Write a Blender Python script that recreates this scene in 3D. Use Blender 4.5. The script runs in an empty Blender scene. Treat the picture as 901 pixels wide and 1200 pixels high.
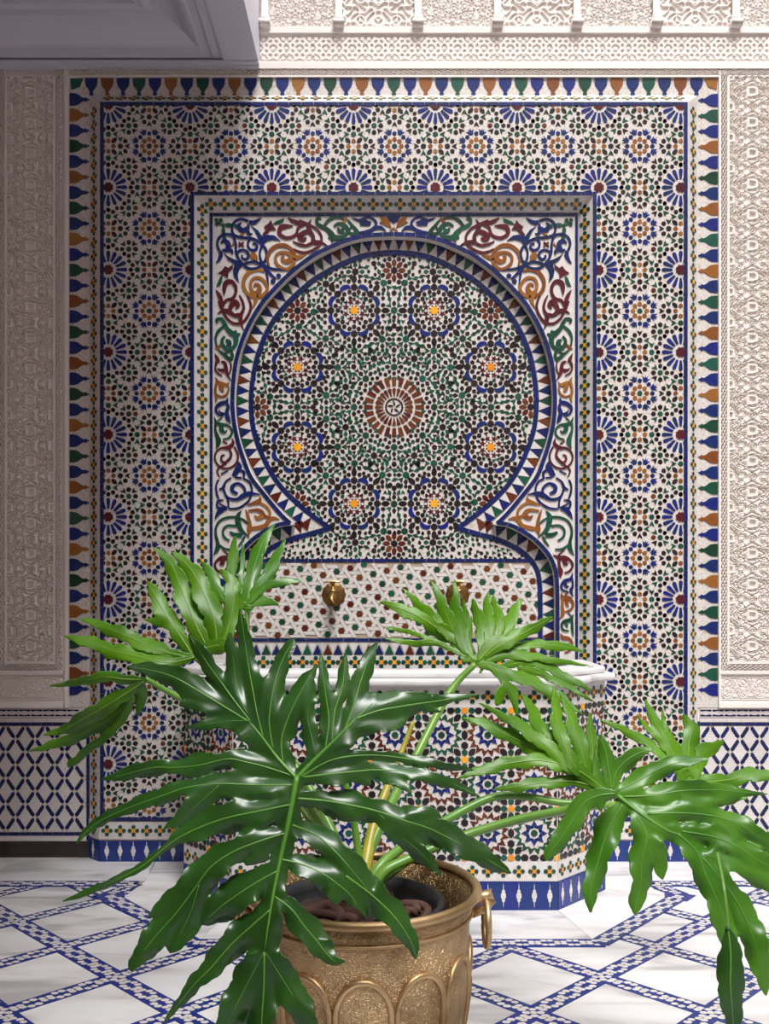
import bpy, math, random
import numpy as np
from mathutils import Vector, Matrix, geometry
random.seed(7)
PI = math.pi
sc = bpy.context.scene
COL = sc.collection

# ------------------------------------------------------------------ camera
F = 1100.0                      # focal length in pixels (image 901 x 1200)
CAMY, CAMZ, HOR = -3.3, 0.93, 700.0
cam_d = bpy.data.cameras.new('camera'); cam = bpy.data.objects.new('camera', cam_d); COL.objects.link(cam)
cam_d.sensor_fit = 'HORIZONTAL'; cam_d.sensor_width = 36.0; cam_d.lens = F / 901.0 * 36.0
cam_d.shift_y = 100.0 / 901.0
cam_d.clip_start = 0.02
cam.location = (0, CAMY, CAMZ); cam.rotation_euler = (PI / 2, 0, 0)
sc.camera = cam

# ------------------------------------------------------------------ sky, sun, exposure
w = bpy.data.worlds.new('sky'); sc.world = w; w.use_nodes = True
nt = w.node_tree; nt.nodes.clear()
wo = nt.nodes.new('ShaderNodeOutputWorld'); bg = nt.nodes.new('ShaderNodeBackground')
tc = nt.nodes.new('ShaderNodeTexCoord'); sx = nt.nodes.new('ShaderNodeSeparateXYZ'); rp = nt.nodes.new('ShaderNodeValToRGB')
nt.links.new(tc.outputs['Generated'], sx.inputs[0]); nt.links.new(sx.outputs['Z'], rp.inputs[0])
rp.color_ramp.elements[0].position = 0.0; rp.color_ramp.elements[0].color = (0.80, 0.86, 0.95, 1)
rp.color_ramp.elements[1].position = 1.0; rp.color_ramp.elements[1].color = (0.86, 0.93, 1.0, 1)
nt.links.new(rp.outputs[0], bg.inputs[0]); bg.inputs[1].default_value = 1.0
nt.links.new(bg.outputs[0], wo.inputs[0])
SUN = bpy.data.lights.new('sun', 'SUN'); SUN.energy = 2.2; SUN.angle = math.radians(26); SUN.color = (1.0, 0.98, 0.95)
so = bpy.data.objects.new('sun', SUN); COL.objects.link(so)
so.rotation_euler = Vector((0.16, -0.80, 1.35)).to_track_quat('Z', 'Y').to_euler()
sc.view_settings.view_transform = 'Standard'; sc.view_settings.look = 'None'
sc.view_settings.exposure = 1.16; sc.view_settings.gamma = 1.0; sc.view_settings.use_curve_mapping = False

# ------------------------------------------------------------------ materials
def srgb(r, g, b):
    f = lambda c: (c / 255 / 12.92) if c / 255 <= 0.04045 else ((c / 255 + 0.055) / 1.055) ** 2.4
    return (f(r), f(g), f(b), 1)

def base_mat(name):
    m = bpy.data.materials.new(name); m.use_nodes = True
    b = m.node_tree.nodes['Principled BSDF']
    return m, m.node_tree, b

def N(nt, t, **k):
    n = nt.nodes.new(t)
    for a, v in k.items(): setattr(n, a, v)
    return n

def glaze(name, rgb, var=0.25, rough=0.24, hue=0.01):
    m, nt, b = base_mat(name)
    oi = N(nt, 'ShaderNodeObjectInfo'); ge = N(nt, 'ShaderNodeNewGeometry')
    ad = N(nt, 'ShaderNodeMath', operation='ADD'); nt.links.new(oi.outputs['Random'], ad.inputs[0]); nt.links.new(ge.outputs['Random Per Island'], ad.inputs[1])
    fr = N(nt, 'ShaderNodeMath', operation='FRACT'); nt.links.new(ad.outputs[0], fr.inputs[0])
    mr = N(nt, 'ShaderNodeMapRange'); nt.links.new(fr.outputs[0], mr.inputs[0])
    mr.inputs[3].default_value = 1 - var; mr.inputs[4].default_value = 1 + var
    no = N(nt, 'ShaderNodeTexNoise'); no.inputs['Scale'].default_value = 60; no.inputs['Detail'].default_value = 3
    tcn = N(nt, 'ShaderNodeTexCoord'); nt.links.new(tcn.outputs['Object'], no.inputs['Vector'])
    mr2 = N(nt, 'ShaderNodeMapRange'); nt.links.new(no.outputs[0], mr2.inputs[0]); mr2.inputs[3].default_value = 0.82; mr2.inputs[4].default_value = 1.14
    mu = N(nt, 'ShaderNodeMath', operation='MULTIPLY'); nt.links.new(mr.outputs[0], mu.inputs[0]); nt.links.new(mr2.outputs[0], mu.inputs[1])
    hs = N(nt, 'ShaderNodeHueSaturation'); hs.inputs['Color'].default_value = srgb(*rgb)
    nt.links.new(mu.outputs[0], hs.inputs['Value'])
    mh = N(nt, 'ShaderNodeMapRange'); nt.links.new(fr.outputs[0], mh.inputs[0]); mh.inputs[3].default_value = 0.5 - hue; mh.inputs[4].default_value = 0.5 + hue
    nt.links.new(mh.outputs[0], hs.inputs['Hue'])
    nt.links.new(hs.outputs[0], b.inputs['Base Color'])
    b.inputs['Roughness'].default_value = rough
    bu = N(nt, 'ShaderNodeBump'); bu.inputs['Strength'].default_value = 0.12; bu.inputs['Distance'].default_value = 0.004
    nt.links.new(no.outputs[0], bu.inputs['Height']); nt.links.new(bu.outputs[0], b.inputs['Normal'])
    return m

M = {}
M['white'] = glaze('white_glaze', (212, 206, 203), 0.06, 0.3, 0.004)
M['blue'] = glaze('blue_glaze', (18, 34, 88), 0.30)
M['cobalt'] = glaze('cobalt_glaze', (20, 40, 106), 0.22)
M['foot'] = glaze('royal_blue_glaze', (22, 45, 118), 0.12)
M['navy'] = glaze('navy_glaze', (22, 30, 78), 0.35)
M['green'] = glaze('green_glaze', (22, 72, 56), 0.35, 0.24, 0.015)
M['black'] = glaze('black_glaze', (34, 26, 30), 0.45)
M['ochre'] = glaze('ochre_glaze', (138, 84, 38), 0.25)
M['orange'] = glaze('orange_glaze', (230, 152, 40), 0.12)
M['maroon'] = glaze('maroon_glaze', (80, 25, 36), 0.2)
M['brown'] = glaze('brown_glaze', (92, 42, 24), 0.35, 0.24, 0.02)

def ground_mat():
    # small white glazed chips set in sand coloured joints
    m, nt, b = base_mat('white_mosaic_chips')
    tcn = N(nt, 'ShaderNodeTexCoord')
    vo = N(nt, 'ShaderNodeTexVoronoi', feature='DISTANCE_TO_EDGE'); vo.inputs['Scale'].default_value = 75
    nt.links.new(tcn.outputs['Object'], vo.inputs['Vector'])
    cr = N(nt, 'ShaderNodeValToRGB'); cr.color_ramp.elements[0].position = 0.02; cr.color_ramp.elements[0].color = srgb(188, 174, 158)
    cr.color_ramp.elements[1].position = 0.07; cr.color_ramp.elements[1].color = srgb(212, 206, 203)
    nt.links.new(vo.outputs['Distance'], cr.inputs[0])
    nt.links.new(cr.outputs[0], b.inputs['Base Color']); b.inputs['Roughness'].default_value = 0.32
    bu = N(nt, 'ShaderNodeBump'); bu.inputs['Strength'].default_value = 0.3; bu.inputs['Distance'].default_value = 0.001
    nt.links.new(cr.outputs[0], bu.inputs['Height']); nt.links.new(bu.outputs[0], b.inputs['Normal'])
    return m
M['chips'] = ground_mat()

def plain(name, rgb, rough=0.6, nscale=8, var=0.08, bump=0.1, bscale=60, metal=0.0, bdist=0.002):
    m, nt, b = base_mat(name)
    tcn = N(nt, 'ShaderNodeTexCoord')
    no = N(nt, 'ShaderNodeTexNoise'); no.inputs['Scale'].default_value = nscale; no.inputs['Detail'].default_value = 5
    nt.links.new(tcn.outputs['Object'], no.inputs['Vector'])
    mr = N(nt, 'ShaderNodeMapRange'); nt.links.new(no.outputs[0], mr.inputs[0]); mr.inputs[1].default_value = 0.3; mr.inputs[2].default_value = 0.7
    mr.inputs[3].default_value = 1 - var; mr.inputs[4].default_value = 1 + var
    hs = N(nt, 'ShaderNodeHueSaturation'); hs.inputs['Color'].default_value = srgb(*rgb); nt.links.new(mr.outputs[0], hs.inputs['Value'])
    nt.links.new(hs.outputs[0], b.inputs['Base Color'])
    b.inputs['Roughness'].default_value = rough; b.inputs['Metallic'].default_value = metal
    n2 = N(nt, 'ShaderNodeTexNoise'); n2.inputs['Scale'].default_value = bscale; n2.inputs['Detail'].default_value = 4
    nt.links.new(tcn.outputs['Object'], n2.inputs['Vector'])
    bu = N(nt, 'ShaderNodeBump'); bu.inputs['Strength'].default_value = bump; bu.inputs['Distance'].default_value = bdist
    nt.links.new(n2.outputs[0], bu.inputs['Height']); nt.links.new(bu.outputs[0], b.inputs['Normal'])
    return m
M['stucco'] = plain('carved_stucco', (236, 226, 219), 0.75, 5, 0.05, 0.25, 140)
M['plaster'] = plain('plain_plaster', (234, 226, 221), 0.8, 4, 0.04, 0.2, 90)
M['warm'] = plain('warm_plaster', (204, 190, 180), 0.85, 3, 0.05, 0.2, 60)
M['pink'] = plain('salmon_plaster', (222, 172, 150), 0.85, 3, 0.05, 0.2, 60)
M['paint'] = plain('ceiling_paint', (212, 212, 224), 0.5, 3, 0.03, 0.1, 40)
M['grout'] = plain('joint_mortar', (166, 148, 132), 0.85, 30, 0.12, 0.3, 200)
M['stone'] = plain('black_stone', (46, 38, 34), 0.55, 14, 0.45, 0.4, 30)
M['soil'] = plain('potting_soil', (52, 34, 26), 0.95, 40, 0.35, 1.0, 90, bdist=0.01)
M['root'] = plain('root_bark', (80, 52, 44), 0.85, 30, 0.25, 0.7, 60, bdist=0.004)
M['plastic'] = plain('black_plastic', (30, 31, 34), 0.5, 12, 0.2, 0.2, 80)
M['water'] = plain('basin_water', (40, 60, 60), 0.05, 3, 0.1, 0.1, 6)

def marble():
    m, nt, b = base_mat('veined_marble')
    tcn = N(nt, 'ShaderNodeTexCoord'); oi = N(nt, 'ShaderNodeObjectInfo')
    ve = N(nt, 'ShaderNodeVectorMath', operation='ADD'); nt.links.new(tcn.outputs['Object'], ve.inputs[0])
    cm = N(nt, 'ShaderNodeMath', operation='MULTIPLY'); nt.links.new(oi.outputs['Random'], cm.inputs[0]); cm.inputs[1].default_value = 37.0
    nt.links.new(cm.outputs[0], ve.inputs[1])
    ma = N(nt, 'ShaderNodeMapping'); ma.inputs['Scale'].default_value = (1.0, 3.2, 1); ma.inputs['Rotation'].default_value = (0, 0, 0.5)
    nt.links.new(ve.outputs[0], ma.inputs[0])
    no = N(nt, 'ShaderNodeTexNoise'); no.inputs['Scale'].default_value = 3.0; no.inputs['Detail'].default_value = 8; no.inputs['Distortion'].default_value = 0.8
    nt.links.new(ma.outputs[0], no.inputs['Vector'])
    cr = N(nt, 'ShaderNodeValToRGB'); e = cr.color_ramp.elements
    e[0].position = 0.33; e[0].color = srgb(172, 170, 172); e[1].position = 0.60; e[1].color = srgb(224, 223, 225)
    x = cr.color_ramp.elements.new(0.46); x.color = srgb(212, 209, 209)
    nt.links.new(no.outputs[0], cr.inputs[0])
    mr = N(nt, 'ShaderNodeMapRange'); nt.links.new(oi.outputs['Random'], mr.inputs[0]); mr.inputs[3].default_value = 0.93; mr.inputs[4].default_value = 1.04
    hs = N(nt, 'ShaderNodeHueSaturation'); nt.links.new(cr.outputs[0], hs.inputs['Color']); nt.links.new(mr.outputs[0], hs.inputs['Value'])
    nt.links.new(hs.outputs[0], b.inputs['Base Color']); b.inputs['Roughness'].default_value = 0.33
    return m
M['marble'] = marble()

def brass(name, engraved, rgb=(216, 186, 142), rough=0.36):
    m, nt, b = base_mat(name)
    tcn = N(nt, 'ShaderNodeTexCoord')
    no = N(nt, 'ShaderNodeTexNoise'); no.inputs['Scale'].default_value = 7; no.inputs['Detail'].default_value = 6
    nt.links.new(tcn.outputs['Object'], no.inputs['Vector'])
    cr = N(nt, 'ShaderNodeValToRGB'); e = cr.color_ramp.elements
    e[0].position = 0.32; e[0].color = srgb(int(rgb[0] * .62), int(rgb[1] * .58), int(rgb[2] * .5)); e[1].position = 0.6; e[1].color = srgb(*rgb)
    nt.links.new(no.outputs[0], cr.inputs[0]); nt.links.new(cr.outputs[0], b.inputs['Base Color'])
    b.inputs['Metallic'].default_value = 0.92
    mr = N(nt, 'ShaderNodeMapRange'); nt.links.new(no.outputs[0], mr.inputs[0]); mr.inputs[3].default_value = rough + .22; mr.inputs[4].default_value = rough - .06
    nt.links.new(mr.outputs[0], b.inputs['Roughness'])
    bu = N(nt, 'ShaderNodeBump'); bu.inputs['Strength'].default_value = 0.8 if engraved else 0.15; bu.inputs['Distance'].default_value = 0.0015
    if engraved:
        wv = N(nt, 'ShaderNodeTexWave', wave_type='RINGS'); wv.inputs['Scale'].default_value = 55; wv.inputs['Distortion'].default_value = 18
        wv.inputs['Detail'].default_value = 1.5; wv.inputs['Detail Scale'].default_value = 2.2
        nt.links.new(tcn.outputs['Object'], wv.inputs['Vector']); nt.links.new(wv.outputs['Fac'], bu.inputs['Height'])
    else:
        n2 = N(nt, 'ShaderNodeTexNoise'); n2.inputs['Scale'].default_value = 40; nt.links.new(tcn.outputs['Object'], n2.inputs['Vector']); nt.links.new(n2.outputs[0], bu.inputs['Height'])
    nt.links.new(bu.outputs[0], b.inputs['Normal'])
    return m
M['brass'] = brass('engraved_brass', True)
M['brass_s'] = brass('smooth_brass', False)
M['brass_o'] = brass('old_tap_brass', False, (142, 110, 64), 0.36)

def leafmat(name, rgb, rgb2, rough=0.3, trans=0.25):
    m, nt, b = base_mat(name)
    tcn = N(nt, 'ShaderNodeTexCoord')
    no = N(nt, 'ShaderNodeTexNoise'); no.inputs['Scale'].default_value = 9; no.inputs['Detail'].default_value = 4
    nt.links.new(tcn.outputs['Object'], no.inputs['Vector'])
    cr = N(nt, 'ShaderNodeValToRGB'); e = cr.color_ramp.elements
    e[0].position = 0.35; e[0].color = srgb(*rgb); e[1].position = 0.68; e[1].color = srgb(*rgb2)
    nt.links.new(no.outputs[0], cr.inputs[0]); nt.links.new(cr.outputs[0], b.inputs['Base Color'])
    b.inputs['Roughness'].default_value = rough
    b.inputs['Coat Weight'].default_value = 0.12; b.inputs['Coat Roughness'].default_value = 0.25
    n2 = N(nt, 'ShaderNodeTexNoise'); n2.inputs['Scale'].default_value = 28; n2.inputs['Detail'].default_value = 3
    nt.links.new(tcn.outputs['Object'], n2.inputs['Vector'])
    bu = N(nt, 'ShaderNodeBump'); bu.inputs['Strength'].default_value = 0.12; bu.inputs['Distance'].default_value = 0.004
    nt.links.new(n2.outputs[0], bu.inputs['Height']); nt.links.new(bu.outputs[0], b.inputs['Normal'])
    tr = N(nt, 'ShaderNodeBsdfTranslucent'); hs = N(nt, 'ShaderNodeHueSaturation'); hs.inputs['Value'].default_value = 1.7; hs.inputs['Saturation'].default_value = 1.1
    hs.inputs['Hue'].default_value = 0.485
    nt.links.new(cr.outputs[0], hs.inputs['Color']); nt.links.new(hs.outputs[0], tr.inputs['Color'])
    mx = N(nt, 'ShaderNodeMixShader'); mx.inputs[0].default_value = trans
    out = nt.nodes['Material Output']
    nt.links.new(b.outputs[0], mx.inputs[1]); nt.links.new(tr.outputs[0], mx.inputs[2]); nt.links.new(mx.outputs[0], out.inputs['Surface'])
    return m
M['leaf_deep'] = leafmat('deep_green_leaf', (28, 66, 18), (46, 90, 28), 0.28, 0.12)
M['leaf_lime'] = leafmat('lime_green_leaf', (76, 128, 10), (108, 160, 22), 0.42, 0.38)
M['leaf_mid'] = leafmat('mid_green_leaf', (62, 116, 22), (92, 144, 40), 0.34, 0.25)
M['vein'] = leafmat('pale_leaf_vein', (84, 140, 48), (104, 158, 62), 0.35, 0.15)
M['vein_l'] = leafmat('lime_leaf_vein', (112, 156, 36), (128, 168, 48), 0.4, 0.2)
M['stem'] = leafmat('green_petiole', (84, 132, 44), (114, 156, 62), 0.35, 0.05)
M['stem_y'] = leafmat('yellowing_petiole', (150, 146, 44), (178, 168, 62), 0.4, 0.05)

# ------------------------------------------------------------------ object helpers
def obj(name, me, parent=None, **props):
    o = bpy.data.objects.new(name, me); COL.objects.link(o)
    if parent is not None: o.parent = parent
    for k, v in props.items(): o[k] = v
    return o

def empty(name, label=None, cat=None, group=None, loc=(0, 0, 0), kind=None):
    o = bpy.data.objects.new(name, None); COL.objects.link(o); o.location = loc
    if label: o['label'] = label
    if cat: o['category'] = cat
    if group: o['group'] = group
    if kind: o['kind'] = kind
    return o

class MB:
    def __init__(s): s.v = []; s.f = []; s.m = []; s.mats = []
    def mi(s, mat):
        if mat not in s.mats: s.mats.append(mat)
        return s.mats.index(mat)
    def add(s, vs, fs, mat):
        b = len(s.v); s.v.extend([tuple(v) for v in vs]); k = s.mi(mat)
        for f in fs: s.f.append([b + i for i in f]); s.m.append(k)
    def mesh(s, name, smooth=False):
        me = bpy.data.meshes.new(name); me.from_pydata(s.v, [], s.f)
        for m in s.mats: me.materials.append(M[m])
        if len(s.mats) > 1: me.polygons.foreach_set('material_index', s.m)
        if smooth: me.polygons.foreach_set('use_smooth', [True] * len(me.polygons))
        me.update(); return me
    def build(s, name, parent=None, smooth=False, **props):
        if not s.v: return None
        return obj(name, s.mesh(name, smooth), parent, **props)
    def box(s, x0, x1, y0, y1, z0, z1, mat):
        vs = [(x, y, z) for x in (x0, x1) for y in (y0, y1) for z in (z0, z1)]
        s.add(vs, [(0, 1, 3, 2), (4, 6, 7, 5), (0, 4, 5, 1), (2, 3, 7, 6), (0, 2, 6, 4), (1, 5, 7, 3)], mat)
    def prism(s, pts, mp, h, mat, h0=0.0, inset=0.0):
        # extruded polygon standing on a surface given by mp(u, v, height)
        n = len(pts)
        if n < 3: return
        cx = sum(p[0] for p in pts) / n; cy = sum(p[1] for p in pts) / n
        top = [mp(cx + (u - cx) * (1 - inset), cy + (v - cy) * (1 - inset), h) for u, v in pts]; bot = [mp(u, v, h0) for u, v in pts]
        fs = [tuple(range(n))] + [(i, i + n, (i + 1) % n + n, (i + 1) % n) for i in range(n)]
        s.add(top + bot, fs, mat)

class Tiles:
    """collects flat coloured chips by colour; one joined mosaic mesh"""
    def __init__(s, mp, h=0.0016, clip=None): s.mb = MB(); s.mp = mp; s.h = h; s.clip = clip
    def poly(s, pts, mat, h=None):
        if s.clip:
            pts = cliprect(pts, *s.clip)
            if len(pts) < 3: return
        s.mb.prism(pts, s.mp, h or s.h, mat)

def cliprect(p, x0, x1, y0, y1):
    for ax, val, sg in ((0, x0, 1), (0, x1, -1), (1, y0, 1), (1, y1, -1)):
        out = []
        for i in range(len(p)):
            a, b = p[i - 1], p[i]
            da, db = (a[ax] - val) * sg, (b[ax] - val) * sg
            if (da >= 0) != (db >= 0):
                t = da / (da - db); out.append((a[0] + (b[0] - a[0]) * t, a[1] + (b[1] - a[1]) * t))
            if db >= 0: out.append(b)
        p = out
        if not p: return []
    return p

def fx(px, Y): return (px - 450.5) * (Y - CAMY) / F
def fz(py, Y): return CAMZ + (HOR - py) * (Y - CAMY) / F
def front(Y):                    # plane facing the camera, coordinates in metres
    return lambda u, v, h: (u, Y - h, v)
def pxplane(Y):                  # same plane, coordinates in photo pixels
    s = (Y - CAMY) / F
    return lambda u, v, h: ((u - 450.5) * s, Y - h, CAMZ + (HOR - v) * s)

def place(shape, x, y, ang, s, sy=None, flip=False):
    """shape has +y as outward; ang = direction (radians) the +y axis points to"""
    sy = sy or s
    c, d = math.cos(ang - PI / 2), math.sin(ang - PI / 2)
    r = [(x + (a * s) * c - (b * sy) * d, y + (a * s) * d + (b * sy) * c) for a, b in shape]
    return r[::-1] if flip else r
PENT = [(-.72, -.55), (0, -1.0), (.72, -.55), (.86, .35), (0, .95), (-.86, .35)]
KITE = [(0, -1.0), (.8, .0), (.35, .9), (-.35, .9), (-.8, .0)]
HEX = [(math.cos(PI / 3 * k), math.sin(PI / 3 * k)) for k in range(6)]
OCT = [(math.cos(PI / 4 * k + PI / 8), math.sin(PI / 4 * k + PI / 8)) for k in range(8)]
STAR8 = [((1 if k % 2 else .82) * math.cos(PI / 8 * k), (1 if k % 2 else .82) * math.sin(PI / 8 * k)) for k in range(16)]
ELL = [(0, -1.25), (.62, -.6), (.72, 0), (.62, .6), (0, 1.25), (-.62, .6), (-.72, 0), (-.62, -.6)]
DART = [(0, -1.0), (.7, .1), (.95, 1.0), (.1, .45), (-.95, 1.0), (-.7, .1)]
CROWN = [(-.45, -.9), (.45, -.9), (1.15, .55), (.45, .2), (.3, 1.0), (0, .4), (-.3, 1.0), (-.45, .2), (-1.15, .55)]
PETAL = [(-.30, -1), (.30, -1), (.62, .55), (.5, .86), (.2, 1), (-.2, 1), (-.5, .86), (-.62, .55)]
STAR5 = [((1 if k % 2 == 0 else .45) * math.sin(PI / 5 * k), (1 if k % 2 == 0 else .45) * math.cos(PI / 5 * k)) for k in range(10)]

unit = {}
def unit_box(mat):
    if mat not in unit:
        mb = MB(); mb.box(-.5, .5, -.5, .5, -.5, .5, mat); unit[mat] = mb.mesh('tile_' + mat)
    return unit[mat]
def tilebox(name, parent, x0, x1, z0, z1, Y, h, mat, gap=0.0012):
    o = obj(name, unit_box(mat), parent)
    o.location = ((x0 + x1) / 2, Y - h / 2, (z0 + z1) / 2); o.scale = (abs(x1 - x0) - gap, h, abs(z1 - z0) - gap)
    return o
shared = {}
def piece(key, shape, mat, h):
    k = (key, mat)
    if k not in shared:
        mb = MB(); mb.prism(shape, lambda u, v, hh: (u, -hh, v), h, mat); shared[k] = mb.mesh(key)
    return shared[k]
def put(name, parent, me, x, z, Y, ang=PI / 2):
    o = obj(name, me, parent); o.location = (x, Y, z); o.rotation_euler = (0, -(ang - PI / 2), 0); return o

def catmull(P, n=6):
    P = [tuple(p) for p in P]
    if len(P) < 3: n = max(n, 4)
    Q = [P[0]] + P + [P[-1]]; out = []
    for i in range(1, len(Q) - 2):
        for k in range(n):
            t = k / n
            out.append(tuple(0.5 * ((2 * Q[i][d]) + (-Q[i - 1][d] + Q[i + 1][d]) * t + (2 * Q[i - 1][d] - 5 * Q[i][d] + 4 * Q[i + 1][d] - Q[i + 2][d]) * t * t + (-Q[i - 1][d] + 3 * Q[i][d] - 3 * Q[i + 1][d] + Q[i + 2][d]) * t ** 3) for d in range(len(P[0]))))
    out.append(P[-1]); return out

def ribbon(mb, pts, mp, h, mat, closed=False):
    """pts (x, y, width) in plane units -> raised ribbon"""
    n = len(pts); L = []; R = []
    for i in range(n):
        a = pts[max(i - 1, 0)]; b = pts[min(i + 1, n - 1)]
        dx, dy = b[0] - a[0], b[1] - a[1]; l = math.hypot(dx, dy) or 1
        nx, ny = -dy / l, dx / l; w2 = max(pts[i][2], 0.05 * 1e-3) / 2
        L.append((pts[i][0] + nx * w2, pts[i][1] + ny * w2)); R.append((pts[i][0] - nx * w2, pts[i][1] - ny * w2))
    vs = [mp(*p, h) for p in L] + [mp(*p, h) for p in R] + [mp(*p, 0) for p in L] + [mp(*p, 0) for p in R]
    fs = []
    for i in range(n - 1):
        fs += [(i, i + 1, n + i + 1, n + i), (i, 2 * n + i, 2 * n + i + 1, i + 1), (n + i, n + i + 1, 3 * n + i + 1, 3 * n + i)]
    fs += [(0, n, 3 * n, 2 * n), (n - 1, 3 * n - 1, 4 * n - 1, 2 * n - 1)]
    mb.add(vs, fs, mat)

def tube(mb, pts, mat, seg=8, cap=True):
    """pts: (x, y, z, r)"""
    n = len(pts); vs = []; up = Vector((0.13, 0.2, 1)).normalized()
    for i in range(n):
        a = Vector(pts[max(i - 1, 0)][:3]); b = Vector(pts[min(i + 1, n - 1)][:3]); t = (b - a).normalized()
        x = t.cross(up)
        if x.length < 1e-3: x = t.cross(Vector((1, 0, 0)))
        x.normalize(); y = t.cross(x)
        for k in range(seg):
            c = 2 * PI * k / seg
            vs.append(Vector(pts[i][:3]) + (x * math.cos(c) + y * math.sin(c)) * pts[i][3])
    fs = [(i * seg + k, i * seg + (k + 1) % seg, (i + 1) * seg + (k + 1) % seg, (i + 1) * seg + k) for i in range(n - 1) for k in range(seg)]
    if cap: fs += [tuple(range(seg))[::-1], tuple((n - 1) * seg + k for k in range(seg))]
    mb.add(vs, fs, mat)

def lathe(mb, prof, mat, c=(0, 0), seg=64, closed=False):
    vs = []; n = len(prof)
    for r, z in prof:
        for k in range(seg):
            a = 2 * PI * k / seg; vs.append((c[0] + r * math.cos(a), c[1] + r * math.sin(a), z))
    m = n if closed else n - 1
    fs = [(i * seg + k, i * seg + (k + 1) % seg, ((i + 1) % n) * seg + (k + 1) % seg, ((i + 1) % n) * seg + k) for i in range(m) for k in range(seg)]
    mb.add(vs, fs, mat)

# ================================================================== SETTING
YW = 0.0545                      # side wall plane (the mosaic pier stands 5 cm proud of it)
SW = (YW - CAMY) / F
wx = lambda px: fx(px, YW); wz = lambda py: fz(py, YW)
wall = empty('wall_back', 'back wall of the courtyard with carved stucco panels and tiled dado', kind='structure')
mb = MB()
# niche void is closed by the fountain's own body, so the wall core may stay whole behind it
mbw = MB()
nx0, nx1, nz0, nz1 = fx(246, .042), fx(677, .042), 0.0, fz(250, .042)
mbw.box(-3.6, nx0, YW, YW + .3, 0, 7.4, 'plaster'); mbw.box(nx1, 3.6, YW, YW + .3, 0, 7.4, 'plaster'); mbw.box(nx0, nx1, YW, YW + .3, nz1, 7.4, 'plaster')
mbw.build('wall_core', wall)
# neighbouring walls of the courtyard (out of the frame, they shape the daylight)
TOPZ = 7.4; ZC0 = wz(79.5) + .1
mb = MB(); mb.box(3.3, 3.5, -7.0, YW, 0, TOPZ, 'warm'); mb.build('wall_right', None, kind='structure')
mb = MB(); mb.box(-3.0, -2.8, -6.8, YW, 0, ZC0, 'pink'); mb.build('wall_left', None, kind='structure')
mb = MB(); mb.box(-3.6, 3.3, -7.0, -6.8, 0, TOPZ, 'warm'); mb.build('wall_front', None, kind='structure')
# ---- ceiling (gallery soffit on the left)
ZC = wz(79.5); XC = fx(304.5, YW)
ceil = MB()
ceil.box(-3.6, XC, -6.8, YW, ZC + 0.10, ZC + 0.34, 'paint'); ceil.box(XC - .25, XC, -6.8, YW, ZC + .34, TOPZ, 'plaster')   # soffit, and an unseen gallery wall added above it to limit sky light
yb = YW - 0.015; xb = XC - 0.123       # beam around the coffer
ceil.box(-3.6, XC, yb, YW, ZC, ZC + .10, 'paint'); ceil.box(xb, XC, -6.8, yb, ZC, ZC + .10, 'paint')
co = ceil.build('ceiling', None, kind='structure')
mb = MB(); PF = [(0, 0), (.001, .009), (.035, .009), (.036, .020), (.068, .020), (.075, .018), (.088, .022), (.105, .034), (.125, .050), (.15, .062), (.175, .069), (.20, .071), (.201, .060), (.228, .056), (.254, .060), (.255, .078), (2.9 + xb, .078)]
vs = []
for d, z in PF: vs += [(-3.0, yb - d, ZC + z), (xb - d, yb - d, ZC + z), (xb - d, -6.8, ZC + z)]
mb.add(vs, [f for i in range(len(PF) - 1) for f in ((3 * i, 3 * i + 1, 3 * i + 4, 3 * i + 3), (3 * i + 1, 3 * i + 2, 3 * i + 5, 3 * i + 4))], 'paint')
mb.build('coffer_moulding', co)
# stepped cornice where the soffit meets the wall
mb = MB(); mb.box(-3.6, XC, YW - .030, YW, ZC - .012, ZC, 'paint'); mb.box(-3.6, XC, YW - .05, YW, ZC - .006, ZC, 'paint'); mb.build('cornice', co)

# ---- carved stucco modules (height fields)
def field_mesh(name, w, h, f, res, mat='stucco', s=SW):
    nx, ny = int(round(w * res)) + 1, int(round(h * res)) + 1
    X, Y = np.meshgrid(np.linspace(0, w, nx), np.linspace(0, h, ny))
    H = f(X, Y) + .0009
    v = np.stack([X * s, -H, -Y * s], -1).reshape(-1, 3)
    i = np.arange(nx * ny).reshape(ny, nx)
    q = np.stack([i[:-1, :-1], i[1:, :-1], i[1:, 1:], i[:-1, 1:]], -1).reshape(-1, 4)
    me = bpy.data.meshes.new(name); me.from_pydata(v.tolist(), [], q.tolist()); me.materials.append(M[mat])
    me.polygons.foreach_set('use_smooth', [True] * len(me.polygons)); me.update(); return me
ss = lambda x, a, b: np.clip((x - a) / (b - a), 0, 1) ** 2 * (3 - 2 * np.clip((x - a) / (b - a), 0, 1))
def line(v, wd): return 1 - ss(np.abs(v), wd * .6, wd)
def groove(v, wd): return np.exp(-(v / (wd * 1.35)) ** 2)
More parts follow.
